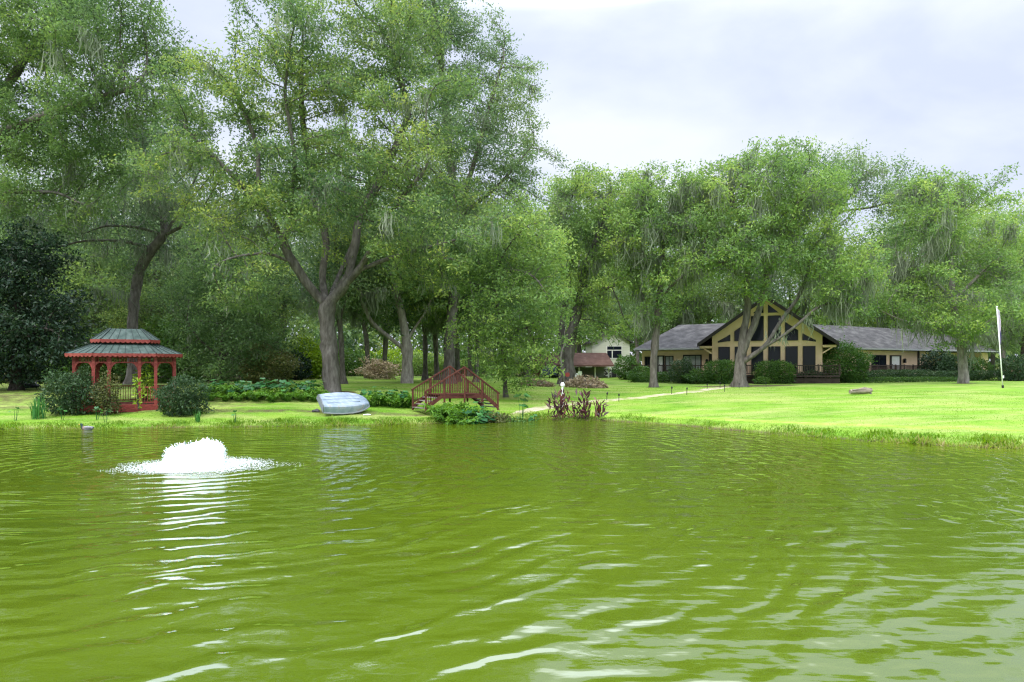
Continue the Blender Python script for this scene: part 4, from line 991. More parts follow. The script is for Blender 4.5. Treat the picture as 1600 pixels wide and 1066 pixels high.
# dry brush heaps
def heap(label, px, D, rx, ry, h, seed, mt, n, hue=0):
    r_ = np.random.RandomState(seed); x = X(px, D); root = empty('brush_pile', (x, D, gz(x, D)), label, 'brush pile')
    a = r_.rand(n) * 6.283; q_ = r_.rand(n) ** .5; hz_ = h * (1 - q_ ** 2) * (.75 + .3 * np.sin(3 * a + seed)); P = np.stack([rx * q_ * np.cos(a), ry * q_ * np.sin(a), hz_ * (.55 + .5 * r_.rand(n)) + .02], 1)
    V, Fc, tv = leaf_cards(r_, P, .3, .5 + hue + .22 * r_.normal(size=n), up=.2, aspect=.22); link('dead_leaves', mesh_np('dead_leaves', V, Fc, tv), mt, root)
    m = MB()
    for k in range(40):
        a_ = r_.rand() * 6.28; q2 = r_.rand() * .8; p0 = Vector((rx * q2 * cos(a_), ry * q2 * sin(a_), h * (1 - q2 ** 2) * .6)); d_ = Vector(tuple(r_.normal(size=3) * np.array([.6, .4, .15]))); m.tube([p0 - d_ * .6, p0, p0 + d_ * .6], [.025, .03, .012], 5)
    m.build('branches', M['bark_pale'], root)
heap('large heap of dry brown brush in front of the oak with red disc', 911, 57, 2.0, 1.2, .95, 2, M['dry'], 3600, .3)
heap('low grey heap of dead branches on the lawn below the drooping oak', 838, 55.5, 1.4, .8, .5, 3, M['dry'], 1300, .1)

# ------------------------------------------------------------------ border and waterside plants
def ear_mesh(seed, n, h, ls, spread):
    r_ = np.random.RandomState(seed); V = []; Fc = []; T = []
    for k in range(n):
        a = r_.rand() * 6.283; out = spread * (.25 + .75 * r_.rand()); z = h * (.55 + .5 * r_.rand()); dx, dy = cos(a), sin(a); t0 = .5 + .2 * r_.normal()
        tip = np.array([dx * out, dy * out, z]); s_ = np.array([-dy, dx, 0]); b0 = len(V)
        V += [np.array([dx * .04, dy * .04, 0]) - s_ * .015, np.array([dx * .04, dy * .04, 0]) + s_ * .015, tip + s_ * .01, tip - s_ * .01]; Fc.append((b0, b0 + 1, b0 + 2, b0 + 3)); T += [.2] * 4
        L = ls * (.6 + .6 * r_.rand()); dn = np.array([dx * .75, dy * .75, -.55 + .5 * r_.rand()]); up_ = np.array([dx * .4, dy * .4, .9])
        P = [tip - dn * L * .25 + s_ * L * .3, tip + dn * L * .25 + s_ * L * .42 - up_ * L * .06, tip + dn * L * .75, tip + dn * L * .25 - s_ * L * .42 - up_ * L * .06, tip - dn * L * .25 - s_ * L * .3, tip]
        b0 = len(V); V += P; Fc += [(b0 + 5, b0, b0 + 1, b0 + 2), (b0 + 5, b0 + 2, b0 + 3, b0 + 4)]; T += [t0 + .05 * r_.normal()] * 6
    return mesh_np('elephant_ear', V, Fc, np.clip(T, 0, 1))
def fern_mesh(seed, n, h, sp, ls=.16, nl=12):
    r_ = np.random.RandomState(seed); P = []; D_ = []; T = []
    for k in range(n):
        a = r_.rand() * 6.283; L = .7 + .5 * r_.rand(); dx, dy = cos(a), sin(a); t0 = .45 + .18 * r_.normal()
        for i in range(nl):
            f_ = (i + 1) / nl; p = np.array([dx * sp * L * f_, dy * sp * L * f_, h * L * (1.9 * f_ - 1.15 * f_ ** 2.2)])
            for s_ in (-1, 1): P.append(p); D_.append(np.array([-dy * s_ + dx * .5, dx * s_ + dy * .5, .0])); T.append(t0 + .08 * r_.normal())
    P = np.array(P); V, Fc, tv = leaf_cards(r_, P, ls * 1.15, np.array(T), up=1.5, dirs=3 * np.array(D_), aspect=.38)
    return mesh_np('fern', V, Fc, tv)
def blade_mesh(seed, n, h, sp, wd, base=.1, droop=.3, tl=0):
    r_ = np.random.RandomState(seed); V = []; Fc = []; T = []
    for k in range(n):
        a = r_.rand() * 6.283; b = r_.rand() * 6.283; q_ = base * r_.rand() ** .5; o_ = np.array([q_ * cos(b), q_ * sin(b), 0]); L = h * (.55 + .5 * r_.rand()); s = sp * r_.rand(); dx, dy = cos(a), sin(a); sv = np.array([-dy, dx, 0]); t0 = .5 + .2 * r_.normal(); b0 = len(V)
        for i, (f_, w_) in enumerate(((0, .5), (.4, 1), (.75, .8), (1, .05))):
            p = o_ + np.array([dx * s * f_ ** 1.6, dy * s * f_ ** 1.6, L * (f_ - droop * s / max(h, .1) * f_ ** 3)]); V += [p - sv * wd * w_, p + sv * wd * w_]; T += [t0] * 2
        for i in range(3): Fc.append((b0 + 2 * i, b0 + 2 * i + 1, b0 + 2 * i + 3, b0 + 2 * i + 2))
    return mesh_np('blades', V, Fc, np.clip(T, 0, 1))
def canna_mesh(seed, n, h, sp):
    r_ = np.random.RandomState(seed); P = []; D_ = []; T = []; SZ = []
    for k in range(n):
        a = r_.rand() * 6.283; q_ = sp * r_.rand() ** .5; H = h * (.55 + .5 * r_.rand()); x0, y0 = q_ * cos(a), q_ * sin(a) * .7; t0 = .45 + .22 * r_.normal()
        for i in range(9):
            f_ = .08 + .8 * i / 9; b = r_.rand() * 6.283; P.append((x0 + .02 * cos(b), y0 + .02 * sin(b), H * f_)); D_.append((cos(b) * .52, sin(b) * .52, 1.0)); T.append(t0 + .1 * r_.normal()); SZ.append(.42 if i else .3)
    r2_ = r_; V, Fc, tv = leaf_cards(r2_, np.array(P), np.array(SZ), np.array(T), up=0, dirs=3.2 * np.array(D_), aspect=.27, droop=0)
    return mesh_np('canna', V, Fc, tv)
def plant(name, me, mt, px, D, label, cat, group=None, rz=0, sc=1, lift=0):
    if mt and not me.materials: me.materials.append(mt)
    o_ = bpy.data.objects.new(name, me); C.objects.link(o_); x = X(px, D); o_.location = (x, D, gz(x, D) - .02 + lift); o_.rotation_euler.z = rz; o_.scale = (sc,) * 3
    return tag(o_, label, cat, group)
ears = [ear_mesh(100 + k, 15, 1.05, .46, .55) for k in range(3)]; ferns = [fern_mesh(110 + k, 22, .75, .75) for k in range(3)]
pr = random.Random(9)
for k, px in enumerate(range(322, 506, 8)):
    if k % 3 == 1: plant('fern', ferns[k % 3], M['fern'], px, 41.4 + pr.uniform(-.5, .5), 'yellow-green fern in the border left of the boat', 'fern', 'ferns in the border left of the boat', pr.uniform(0, 6), pr.uniform(.85, 1.25))
    else: plant('elephant_ear', ears[k % 3], M['ear'], px, 41.6 + pr.uniform(-.6, .6), 'dark glossy elephant ear plant in the border left of the boat', 'plant', 'elephant ears in the border left of the boat', pr.uniform(0, 6), pr.uniform(.75, 1.15))
for k, px in enumerate((330, 352, 372, 398, 424, 450, 472, 490)):
    plant('fern', ferns[k % 3], M['fern'], px, 40.5 + pr.uniform(-.2, .2), 'yellow-green fern in the border left of the boat', 'fern', 'ferns in the border left of the boat', pr.uniform(0, 6), pr.uniform(.7, .95))
for k, px in enumerate((572, 581, 590, 600, 609, 618, 627, 636)):
    if k % 2: plant('fern', ferns[k % 3], M['fern'], px, 39.8 + pr.uniform(-.3, .3), 'yellow-green fern in the border between boat and footbridge', 'fern', 'ferns between boat and footbridge', pr.uniform(0, 6), pr.uniform(.9, 1.2))
    else: plant('elephant_ear', ears[k % 3], M['ear'], px, 40 + pr.uniform(-.3, .3), 'dark elephant ear plant in the border between boat and footbridge', 'plant', 'elephant ears between boat and footbridge', pr.uniform(0, 6), pr.uniform(.8, 1.1))
gA = 'ferns on the bank under the footbridge'
for k, (px, D, sc) in enumerate(((690, 36.4, 1.2), (702, 35.7, 1.1), (714, 36.2, 1.35), (722, 35.6, 1.05), (700, 36.9, 1.3), (710, 35.3, .8))):
    plant('fern', ferns[k % 3], M['fern'], px, D, 'bright fern on the bank under the left half of the footbridge', 'fern', gA, k, sc)
for k, (px, D, sc) in enumerate(((735, 36.2, 1.0), (744, 36.0, 1.15), (752, 36.3, 1.2), (740, 35.6, .8), (760, 36.6, 1.1), (748, 37.4, 1.15), (768, 37.2, .9))):
    plant('elephant_ear', ears[k % 3], M['ear'], px, D, 'deep green elephant ear at the water under the footbridge', 'plant', 'elephant ears under the footbridge', k * 1.3, sc)
for k, (px, D, rx, h) in enumerate(((775, 36.6, .8, 1.15), (800, 36.8, .75, .8), (822, 37.0, .6, .55))):
    bush(('dense', 'middle-sized', 'smallest')[k] + ' bronze-green shrub overhanging the water right of the footbridge', px, D, rx, .6, h, M['shrub_brown'] if k != 1 else M['shrub_green'], 1800, .15, 80 + k, rough=.25, hue=-.05)
plant('tall_broadleaf', ear_mesh(130, 8, 1.5, .55, .35), M['ear'], 815, 38.2, 'tall broad-leaved plant standing apart right of the footbridge', 'plant', None, 0, 1.05)
plant('elephant_ear', ears[1], M['ear'], 833, 37.7, 'small elephant ear drooping beside the tall broad-leaved plant', 'plant', None, 0, .7)
plant('canna', canna_mesh(140, 20, 2.05, .66), M['canna'], 873, 37.9, 'tall dark purple canna clump, the biggest at the water', 'plant', None)
plant('canna', canna_mesh(141, 14, 1.75, .5), M['canna'], 908, 37.3, 'red-stemmed canna clump in the middle of the three', 'plant', None)
plant('canna', canna_mesh(142, 6, 1.4, .25), M['canna'], 936, 37.2, 'small purple canna clump set apart on the right of the others', 'plant', None)
plant('iris_clump', blade_mesh(150, 60, 1.25, .45, .022, .32), M['iris'], 60, 34.6, 'upright clump of green iris blades at the left waterline', 'plant')
plant('iris_clump', blade_mesh(151, 22, .7, .25, .02, .15), M['iris'], 308, 34.2, 'small clump of iris blades right of the gazebo shrub', 'plant')
small = ear_mesh(131, 4, .75, .33, .25)
for k, (px, D, t_) in enumerate(((24, 34.0, 'at the far left waterline'), (98, 34.3, 'just right of the iris clump'), (152, 34.4, 'in front of the straggly gazebo shrub'), (165, 33.9, 'nearest to the swimming duck'), (368, 33.9, 'on the bank below the border ferns'))):
    plant('arrowhead_plant', small, M['ear'], px, D, 'small broad-leaved waterside plant ' + t_, 'plant', 'broad-leaved plants along the left bank', k * 1.7, .95)
# ------------------------------------------------------------------ far-left magnolia
o = Spot(25, 45)
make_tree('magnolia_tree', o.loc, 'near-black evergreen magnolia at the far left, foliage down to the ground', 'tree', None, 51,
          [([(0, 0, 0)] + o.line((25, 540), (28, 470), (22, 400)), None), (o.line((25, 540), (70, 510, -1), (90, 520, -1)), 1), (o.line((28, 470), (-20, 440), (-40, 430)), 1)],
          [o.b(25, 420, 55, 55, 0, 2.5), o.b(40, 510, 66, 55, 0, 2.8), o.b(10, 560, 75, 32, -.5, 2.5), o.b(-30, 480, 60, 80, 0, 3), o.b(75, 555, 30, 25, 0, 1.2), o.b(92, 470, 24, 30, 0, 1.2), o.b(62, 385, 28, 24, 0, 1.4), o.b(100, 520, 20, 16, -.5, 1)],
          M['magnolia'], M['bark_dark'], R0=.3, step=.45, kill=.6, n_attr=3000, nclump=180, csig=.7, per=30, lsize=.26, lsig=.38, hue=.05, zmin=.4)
o = Spot(345, 50)
make_tree('evergreen_tree', o.loc, 'broad dark evergreen tree branching to the ground between gazebo and big oak', 'tree', None, 52,
          [([(0, 0, 0)] + o.line((345, 560), (348, 500), (345, 440)), None), (o.line((345, 560), (310, 530, -.5), (290, 500, -.5)), 1), (o.line((345, 560), (385, 530, .5), (400, 510, .5)), 1)],
          [o.b(345, 490, 48, 55, 0, 2.2), o.b(305, 530, 38, 45, 0, 2), o.b(388, 535, 40, 36, 0, 2), o.b(345, 570, 58, 22, -.5, 2), o.b(300, 470, 32, 34, 1, 2), o.b(395, 470, 34, 38, 1, 2), o.b(350, 430, 36, 30, 0, 2)],
          M['oak_dark'], M['bark_dark'], R0=.2, step=.42, kill=.56, n_attr=3200, nclump=170, csig=.55, per=26, lsize=.2, lsig=.34, hue=-.28, zmin=.3, moss=30, mosslen=.8)
# ------------------------------------------------------------------ woods too far to tell apart
r_ = np.random.RandomState(77); n = 90000
ang = np.arctan((r_.rand(n) * 2800 - 600 - 800) / F); dist = 122 + 22 * r_.rand(n); xx = np.tan(ang) * dist
hh = (15.5 + 2.5 * np.sin(xx * .09 + 1) + 2 * np.sin(xx * .23) + 1.5 * np.sin(xx * .6 + 2)) * r_.rand(n) ** .8
P = np.stack([xx, dist, 1.5 + hh], 1)
V, Fc, tv = leaf_cards(r_, P, 1.0, .35 + .2 * np.sin(xx * .35) * np.cos(hh * .5) + .18 * r_.normal(size=n), aspect=.6)
tag(link('far_wood', mesh_np('far_wood', V, Fc, tv), M['oak']), 'far-off green woodland closing the view behind everything', 'woodland', None, 'stuff')
# ------------------------------------------------------------------ grass
r_ = np.random.RandomState(88)
def scatter(n, x0, x1, y0, y1, s0, s1):
    x = x0 + (x1 - x0) * r_.rand(n); y = y0 + (y1 - y0) * r_.rand(n); s = sdist(x, y); k = (s > s0) & (s < s1) & (np.abs(x / y) < .85); return x[k], y[k], s[k]
x, y, s = scatter(420000, -34, 26, 22, 41, -.22, 2.6)
cl = .5 + .5 * fbm(x, y, 2.2, 21); keep = r_.rand(len(x)) < np.clip(1.25 - np.abs(s - .25) * .45, .12, 1) * (.35 + .65 * cl); x, y, s, cl = x[keep], y[keep], s[keep], cl[keep]
hgt = (.08 + .30 * np.clip(cl, 0, 1) ** 2.2) * np.clip(1.15 - np.abs(s - .1) * .5, .22, 1.1)
P = np.stack([x, y, np.maximum(gzv(x, y), -.02) - .01], 1); tint = .42 + .35 * (fbm(x, y, 1.1, 22)) + .18 * r_.normal(size=len(x)) + .30 * (s < .12)
dirs = np.stack([r_.normal(size=len(x)) * .35, r_.normal(size=len(x)) * .35, np.ones(len(x))], 1)
V, Fc, tv = leaf_cards(r_, P, hgt, tint, up=0, dirs=2.5 * dirs, aspect=.17, droop=0)
tag(link('bank_grass', mesh_np('bank_grass', V, Fc, tv), M['grass']), 'rough bright grass and weeds fringing the pond edge', 'grass', None, 'stuff')
x, y, s = scatter(330000, -34, 42, 24, 58, 2.0, 24)
lt = np.interp(x, [-12, -9], [0, 1]); keep = r_.rand(len(x)) < np.clip(1.3 - y / 62, .1, 1) * np.maximum(lt, (s < 5)); x, y = x[keep], y[keep]
P = np.stack([x, y, gzv(x, y) - .01], 1); dirs = np.stack([r_.normal(size=len(x)) * .5, r_.normal(size=len(x)) * .5, np.ones(len(x))], 1)
V, Fc, tv = leaf_cards(r_, P, .03 + .04 * np.clip(.5 + .5 * fbm(x, y, .9, 31), 0, 1), .5 + .34 * fbm(x, y, .5, 32) + .15 * r_.normal(size=len(x)), up=0, dirs=2 * dirs, aspect=.25, droop=0)
tag(link('lawn_grass', mesh_np('lawn_grass', V, Fc, tv), M['grass']), 'short mown grass blades covering the lawn', 'grass', None, 'stuff')
# ------------------------------------------------------------------ the big oak
o = Spot(520, 44)
limbs = [([(0, 0, 0)] + o.line((516, 570), (512, 520), (509, 478)), None),
         (o.line((509, 478), (483, 448, -.4), (458, 412, -.8), (442, 378, -1.2), (420, 335, -1.5), (388, 300, -1.8), (335, 245, -2), (292, 206, -2)), 1),
         (o.line((509, 478), (540, 445, -.3), (560, 423, -.6), (604, 405, -1), (650, 392, -1.6), (715, 375, -2.4)), 1),
         (o.line((509, 478), (503, 430, 1), (512, 380, 1.6), (486, 290, 2), (474, 200, 1.6), (468, 110, 1)), 1),
         (o.line((442, 378, -1.2), (455, 350, -1.4), (452, 318, -1.4), (462, 250, -1.6), (445, 150, -2)), 1),
         (o.line((420, 335, -1.5), (404, 305, -1.2), (403, 230, -1), (372, 150, -1)), 1),
         (o.line((540, 445, -.3), (553, 395, .2), (560, 345, .6), (600, 270, 1), (640, 180, 1.5), (610, 70, 1)), 1),
         (o.line((560, 423, -.6), (585, 380, -1.8), (610, 330, -2.6), (670, 260, -3)), 1),
         (o.line((509, 478), (530, 430, 2.5), (560, 360, 5), (580, 280, 6.5)), 1),
         (o.line((458, 412, -.8), (420, 395, -2.5), (370, 400, -4), (330, 415, -5)), 1)]
blobs = [o.b(470, 70, 135, 95, 0, 5), o.b(330, 160, 70, 100, -1, 4), o.b(305, 285, 78, 70, -2, 4), o.b(600, 70, 85, 95, 1, 4.5),
         o.b(655, 215, 95, 105, 0, 5), o.b(710, 365, 90, 65, -2, 4), o.b(560, 250, 95, 60, -4, 2), o.b(490, 240, 140, 120, 4, 4),
         o.b(590, 340, 85, 34, -4, 2), o.b(372, 440, 62, 42, -4, 2), o.b(640, 430, 50, 22, -2, 2), o.b(410, 130, 80, 80, -2, 4), o.b(350, 350, 60, 30, -3, 2), o.b(500, 325, 120, 38, -3.5, 2), o.b(430, 290, 70, 50, -3.5, 2), o.b(650, 395, 70, 30, -3, 2), o.b(560, 400, 60, 18, 2, 2)]
make_tree('oak_tree', o.loc, 'huge live oak with thick forked trunk standing behind the upturned boat', 'tree', None, 11, limbs, blobs, M['oak'], M['bark'],
          R0=.51, rtip=.017, step=.45, kill=.55, n_attr=5600, nclump=250, csig=.62, per=30, lsize=.215, lsig=.32, lr=.05, rmin=.012, moss=260, mosslen=1.1, flare=.7, shell=.3, hue=.05)
# ------------------------------------------------------------------ the dark wood on the left
o = Spot(-95, 47)
make_tree('oak_tree', o.loc, 'tall oak leaning in from the left edge, its upper limbs draped with grey moss', 'tree', None, 21,
          [([(0, 0, 0)] + o.line((-90, 480), (-80, 380), (-60, 300)), None),
           (o.line((-60, 300), (0, 210, -1), (70, 180, -2), (150, 155, -2.5), (215, 135, -3)), 1),
           (o.line((-60, 300), (-20, 180, 1), (40, 90, 2), (90, 20, 2)), 1), (o.line((-60, 300), (-90, 150), (-80, 20)), 1),
           (o.line((-60, 300), (10, 300, -1), (90, 300, -1), (150, 330, -1)), 1)],
          [o.b(60, 60, 120, 90, 0, 5), o.b(180, 60, 70, 80, -2, 4), o.b(150, 170, 90, 45, -2, 3), o.b(40, 200, 80, 70, 0, 4), o.b(-60, 80, 90, 120, 0, 5),
           o.b(60, 320, 90, 50, -1, 3), o.b(170, 260, 60, 40, 0, 3), o.b(60, -60, 150, 60, 2, 5), o.b(215, 20, 45, 60, -2, 3), o.b(238, 110, 40, 60, -1, 3), o.b(110, 250, 90, 40, 1, 4)],
          M['oak_dark'], M['bark'], R0=.5, rtip=.016, step=.48, kill=.6, n_attr=4400, nclump=260, csig=.72, per=38, lsize=.22, lsig=.38, lr=.05, rmin=.012, moss=330, mosslen=1.6, hue=.0)
o = Spot(208, 53)
make_tree('oak_tree', o.loc, 'mossy oak behind the gazebo with a pale peeling trunk bent to the right', 'tree', None, 22,
          [([(0, 0, 0)] + o.line((206, 520), (210, 470), (218, 420), (238, 388), (258, 368)), None),
           (o.line((258, 368), (300, 345, -.5), (345, 352, -1), (385, 372, -1)), 1),
           (o.line((238, 388), (190, 376, -.5), (130, 376, -1), (70, 392, -1)), 1),
           (o.line((258, 368), (215, 355, 1), (165, 352, 1), (120, 370, 1)), 1),
           (o.line((258, 368), (290, 310, 1), (320, 250, 1)), 1), (o.line((300, 345, -.5), (330, 320, 0), (360, 300, 0)), 1), (o.line((258, 368), (250, 300, 2), (215, 220, 2.5), (190, 150, 3)), 1)],
          [o.b(280, 310, 90, 40, 0, 3), o.b(140, 345, 90, 35, 0, 3), o.b(230, 220, 90, 80, 3, 4), o.b(350, 330, 50, 40, -1, 2), o.b(190, 400, 60, 25, 0, 2)],
          M['oak_grey'], M['bark'], R0=.38, step=.5, kill=.72, n_attr=1900, nclump=130, csig=.9, per=14, lsize=.22, lsig=.4, lr=.04, rtip=.018, moss=520, mosslen=1.5, hue=-.05, shell=.6)
# tall second oak whose top shows right of the big oak
o = Spot(700, 57)
make_tree('oak_tree', o.loc, 'tall grey-leaved oak rising behind the big oak, its crown edge against the sky', 'tree', None, 23,
          [([(0, 0, 0)] + o.line((704, 520), (712, 430), (716, 340)), None), (o.line((716, 340), (745, 240, -1), (770, 150, -1), (790, 80, -1)), 1),
           (o.line((716, 340), (700, 220, 1), (690, 110, 1), (680, 10, 1)), 1), (o.line((716, 340), (780, 290, -1), (830, 230, -1)), 1), (o.line((716, 340), (690, 270, -2), (650, 220, -2)), 1)],
          [o.b(700, 60, 85, 95, 0, 5), o.b(785, 165, 68, 85, 0, 4.5), o.b(800, 270, 62, 60, -1, 4), o.b(720, 220, 80, 90, 0, 5), o.b(660, -10, 70, 60, 0, 5), o.b(775, 350, 80, 50, 0, 4)],
          M['oak_grey'], M['bark'], R0=.45, rtip=.016, step=.5, kill=.62, n_attr=4600, nclump=240, csig=.68, per=26, lsize=.23, lsig=.36, lr=.05, moss=90, hue=.12)
# drooping light tree right of the footbridge
o = Spot(790, 46)
make_tree('oak_tree', o.loc, 'bright green oak behind the footbridge with foliage drooping almost to the lawn', 'tree', None, 24,
          [([(0, 0, 0)] + o.line((788, 560), (780, 500), (770, 440)), None), (o.line((770, 440), (790, 390, -1), (815, 360, -2), (830, 345, -2)), 1),
           (o.line((770, 440), (800, 420, -2), (835, 430, -3), (855, 460, -3)), 1), (o.line((770, 440), (740, 400, 0), (715, 370, 1)), 1), (o.line((788, 560), (800, 520, -1), (830, 510, -2)), 1), (o.line((780, 500), (760, 450, -1), (735, 440, -2)), 1)],
          [o.b(800, 380, 72, 60, -1, 3.5), o.b(835, 470, 45, 55, -2, 2.5), o.b(780, 500, 60, 60, -2, 2.5), o.b(745, 425, 60, 42, 0, 3), o.b(800, 570, 45, 38, -1, 1.6), o.b(835, 545, 28, 38, -1.5, 1.5), o.b(840, 400, 35, 50, -1, 2.5)],
          M['oak_light'], M['bark'], R0=.17, flare=.6, step=.45, kill=.55, n_attr=4000, nclump=190, csig=.5, per=23, lsize=.22, lsig=.3, moss=60, mosslen=.8, zmin=.5, hue=-.02)
o = Spot(636, 57)
make_tree('oak_tree', o.loc, 'oak with a low left limb sweeping up from its pale trunk, behind the boat lawn', 'tree', None, 25,
          [([(0, 0, 0)] + o.line((637, 570), (636, 535), (628, 490), (614, 440), (605, 400)), None),
           (o.line((636, 550), (605, 525, -.3), (580, 505, -.6), (565, 470, -.8), (560, 440, -.8)), 1),
           (o.line((634, 530), (650, 510), (668, 485), (675, 465)), 1), (o.line((614, 440), (640, 420), (680, 400)), 1)],
          [o.b(600, 400, 90, 50, 2, 4), o.b(680, 430, 60, 50, 2, 4), o.b(560, 430, 50, 40, 1, 3), o.b(610, 470, 60, 30, 3, 2)],
          M['oak'], M['bark_pale'], R0=.45, flare=.7, step=.55, kill=.7, n_attr=1500, nclump=120, csig=.9, per=34, lsize=.30, lsig=.5, moss=160, mosslen=1.1)
# ------------------------------------------------------------------ oaks on the right lawn
o = Spot(884, 61)
make_tree('oak_tree', o.loc, 'twin-stemmed oak leaning right with a pale vine up its trunk, in front of the carport', 'tree', None, 31,
          [([(0, 0, 0)] + o.line((887, 570), (893, 520), (905, 475), (925, 455)), None), (o.line((884, 585), (876, 540, .8), (880, 490, 1), (890, 440, 1), (882, 410, 1)), 1),
           (o.line((925, 455), (955, 450, -.5), (985, 430, -1)), 1), (o.line((905, 475), (915, 420, .5), (940, 360, 1), (945, 320, 1)), 1), (o.line((890, 440, 1), (870, 380, 1), (880, 320, 1)), 1)],
          [o.b(900, 330, 55, 50, 0, 4), o.b(950, 350, 60, 55, 0, 4.5), o.b(890, 420, 45, 50, 0, 3), o.b(975, 430, 55, 45, -2, 3), o.b(930, 290, 50, 30, 2, 4), o.b(990, 310, 45, 40, 2, 4), o.b(950, 480, 40, 25, -1, 2), o.b(962, 512, 34, 16, -1, 1.5), o.b(938, 522, 30, 14, -1, 1.5)],
          M['oak_light'], M['bark'], R0=.62, step=.6, kill=.75, n_attr=3000, nclump=150, csig=.58, rtip=.016, per=31, lsize=.26, lsig=.34, moss=330, mosslen=1.7, hue=-.02, flare=.8)
o = Spot(1022, 57)
make_tree('oak_tree', o.loc, 'slender oak on the lawn left of the tan house, trunk wrapped in hanging moss', 'tree', None, 32,
          [([(0, 0, 0)] + o.line((1021, 565), (1025, 520), (1030, 470), (1034, 410), (1036, 370)), None), (o.line((1030, 470), (1055, 440, -1), (1085, 420, -1.5), (1100, 395, -2)), 1),
           (o.line((1036, 370), (1060, 330), (1075, 300)), 1), (o.line((1036, 370), (1010, 330, 1), (1000, 290, 1)), 1), (o.line((1034, 410), (1000, 390, -1), (975, 390, -1)), 1), (o.line((1025, 520), (1010, 480, .5), (1002, 455, .5)), 1)],
          [o.b(1040, 320, 70, 48, 0, 4.5), o.b(1085, 375, 45, 40, -1, 3.5), o.b(1000, 370, 50, 45, 0, 3.5), o.b(1025, 435, 52, 30, 0, 3), o.b(1080, 300, 45, 35, 1, 4), o.b(1022, 480, 24, 22, 0, 1.5)],
          M['oak_light'], M['bark'], R0=.30, step=.58, kill=.72, n_attr=2600, nclump=140, csig=.58, rtip=.016, per=28, lsize=.26, lsig=.34, moss=560, mosslen=1.9, hue=-.02, flare=.7)
o = Spot(1155, 56.5)
make_tree('oak_tree', o.loc, 'broad mossy oak in a mulch bed before the gable, one huge limb reaching right', 'tree', None, 33,
          [([(0, 0, 0)] + o.line((1156, 580), (1158, 545), (1164, 505), (1170, 480), (1166, 440), (1172, 390)), None),
           (o.line((1158, 560), (1168, 530, -.3), (1180, 505, -.4), (1188, 480, -.4), (1196, 440, -.5), (1205, 390), (1210, 330)), 1),
           (o.line((1160, 572), (1170, 560, -.5), (1195, 543, -.9), (1225, 524, -1.2), (1255, 500, -1.5), (1278, 478, -1.6), (1310, 470, -1.6), (1350, 468, -1.8)), 1),
           (o.line((1195, 543, -.9), (1206, 525, -.9), (1222, 498, -.4), (1245, 470, -.2), (1262, 430, 0), (1270, 380, 0)), 1),
           (o.line((1172, 390), (1150, 330, .5), (1135, 290, .5)), 1), (o.line((1205, 390), (1245, 330, 1), (1265, 290, 1)), 1), (o.line((1166, 440), (1130, 410, -1), (1095, 400, -1.5)), 1)],
          [o.b(1190, 290, 75, 55, 0, 5), o.b(1130, 330, 65, 55, 0, 4.5), o.b(1245, 320, 65, 60, 0, 5), o.b(1180, 390, 80, 50, -2, 4), o.b(1270, 395, 75, 45, -1, 4), o.b(1195, 445, 36, 16, -2.5, 1.5),
           o.b(1325, 415, 60, 40, -1, 3), o.b(1120, 405, 45, 32, -1, 3), o.b(1318, 478, 22, 28, -2, 1.5), o.b(1130, 260, 40, 25, 1, 4), o.b(1215, 245, 50, 20, 1, 4)],
          M['oak_light'], M['bark'], R0=.47, step=.6, kill=.74, n_attr=4600, nclump=220, csig=.58, rtip=.016, per=31, lsize=.26, lsig=.34, moss=620, mosslen=1.9, hue=-.04, flare=.7, zmin=2)
o = Spot(1330, 84)
make_tree('oak_tree', o.loc, 'tall open-crowned oak behind the house roof with sky showing through its limbs', 'tree', None, 34,
          [([(0, 0, 0)] + o.line((1325, 500), (1310, 420), (1290, 360)), None), (o.line((1290, 360), (1310, 330), (1360, 325), (1410, 310)), 1), (o.line((1290, 360), (1285, 310), (1290, 265)), 1), (o.line((1310, 330), (1340, 290), (1350, 265)), 1),
           (o.line((1325, 500), (1350, 400, 1), (1380, 380, 1))  , 1)],
          [o.b(1290, 280, 48, 45, 0, 5), o.b(1350, 280, 50, 30, 0, 5), o.b(1410, 310, 45, 35, 0, 5), o.b(1385, 380, 50, 25, 2, 4), o.b(1300, 420, 50, 50, 2, 4)],
          M['oak_grey'], M['bark'], R0=.34, step=.8, kill=.95, n_attr=1900, nclump=120, csig=1.0, per=30, lsize=.33, lsig=.6, moss=160, mosslen=2.0, hue=.08)
o = Spot(1505, 61)
make_tree('oak_tree', o.loc, 'spreading oak with straight tan trunk and long moss tassels, beside the flagpole', 'tree', None, 35,
          [([(0, 0, 0)] + o.line((1505, 575), (1502, 545), (1498, 515), (1490, 470), (1486, 420)), None), (o.line((1498, 515), (1460, 500, -1), (1420, 505, -1.5), (1385, 490, -2), (1365, 480, -2)), 1),
           (o.line((1490, 470), (1450, 430, -1), (1410, 410, -1)), 1), (o.line((1486, 420), (1480, 360, .5), (1470, 310, 1)), 1), (o.line((1490, 470), (1530, 430, 0), (1560, 400, 1)), 1), (o.line((1502, 545), (1530, 510, -1), (1550, 500, -1)), 1)],
          [o.b(1450, 350, 70, 60, 0, 5), o.b(1490, 310, 55, 38, 1, 5), o.b(1410, 430, 50, 50, 0, 4), o.b(1465, 490, 66, 24, -2, 3.5), o.b(1540, 400, 55, 60, 1, 4), o.b(1530, 480, 45, 35, -1, 3), o.b(1395, 470, 45, 22, -2, 2), o.b(1485, 522, 36, 12, -2, 2), o.b(1440, 290, 40, 20, 1, 4)],
          M['oak_light'], M['bark_pale'], R0=.36, flare=.3, step=.6, kill=.74, n_attr=3900, nclump=190, csig=.58, rtip=.016, per=31, lsize=.26, lsig=.34, moss=620, mosslen=2.2, hue=-.08, zmin=2)
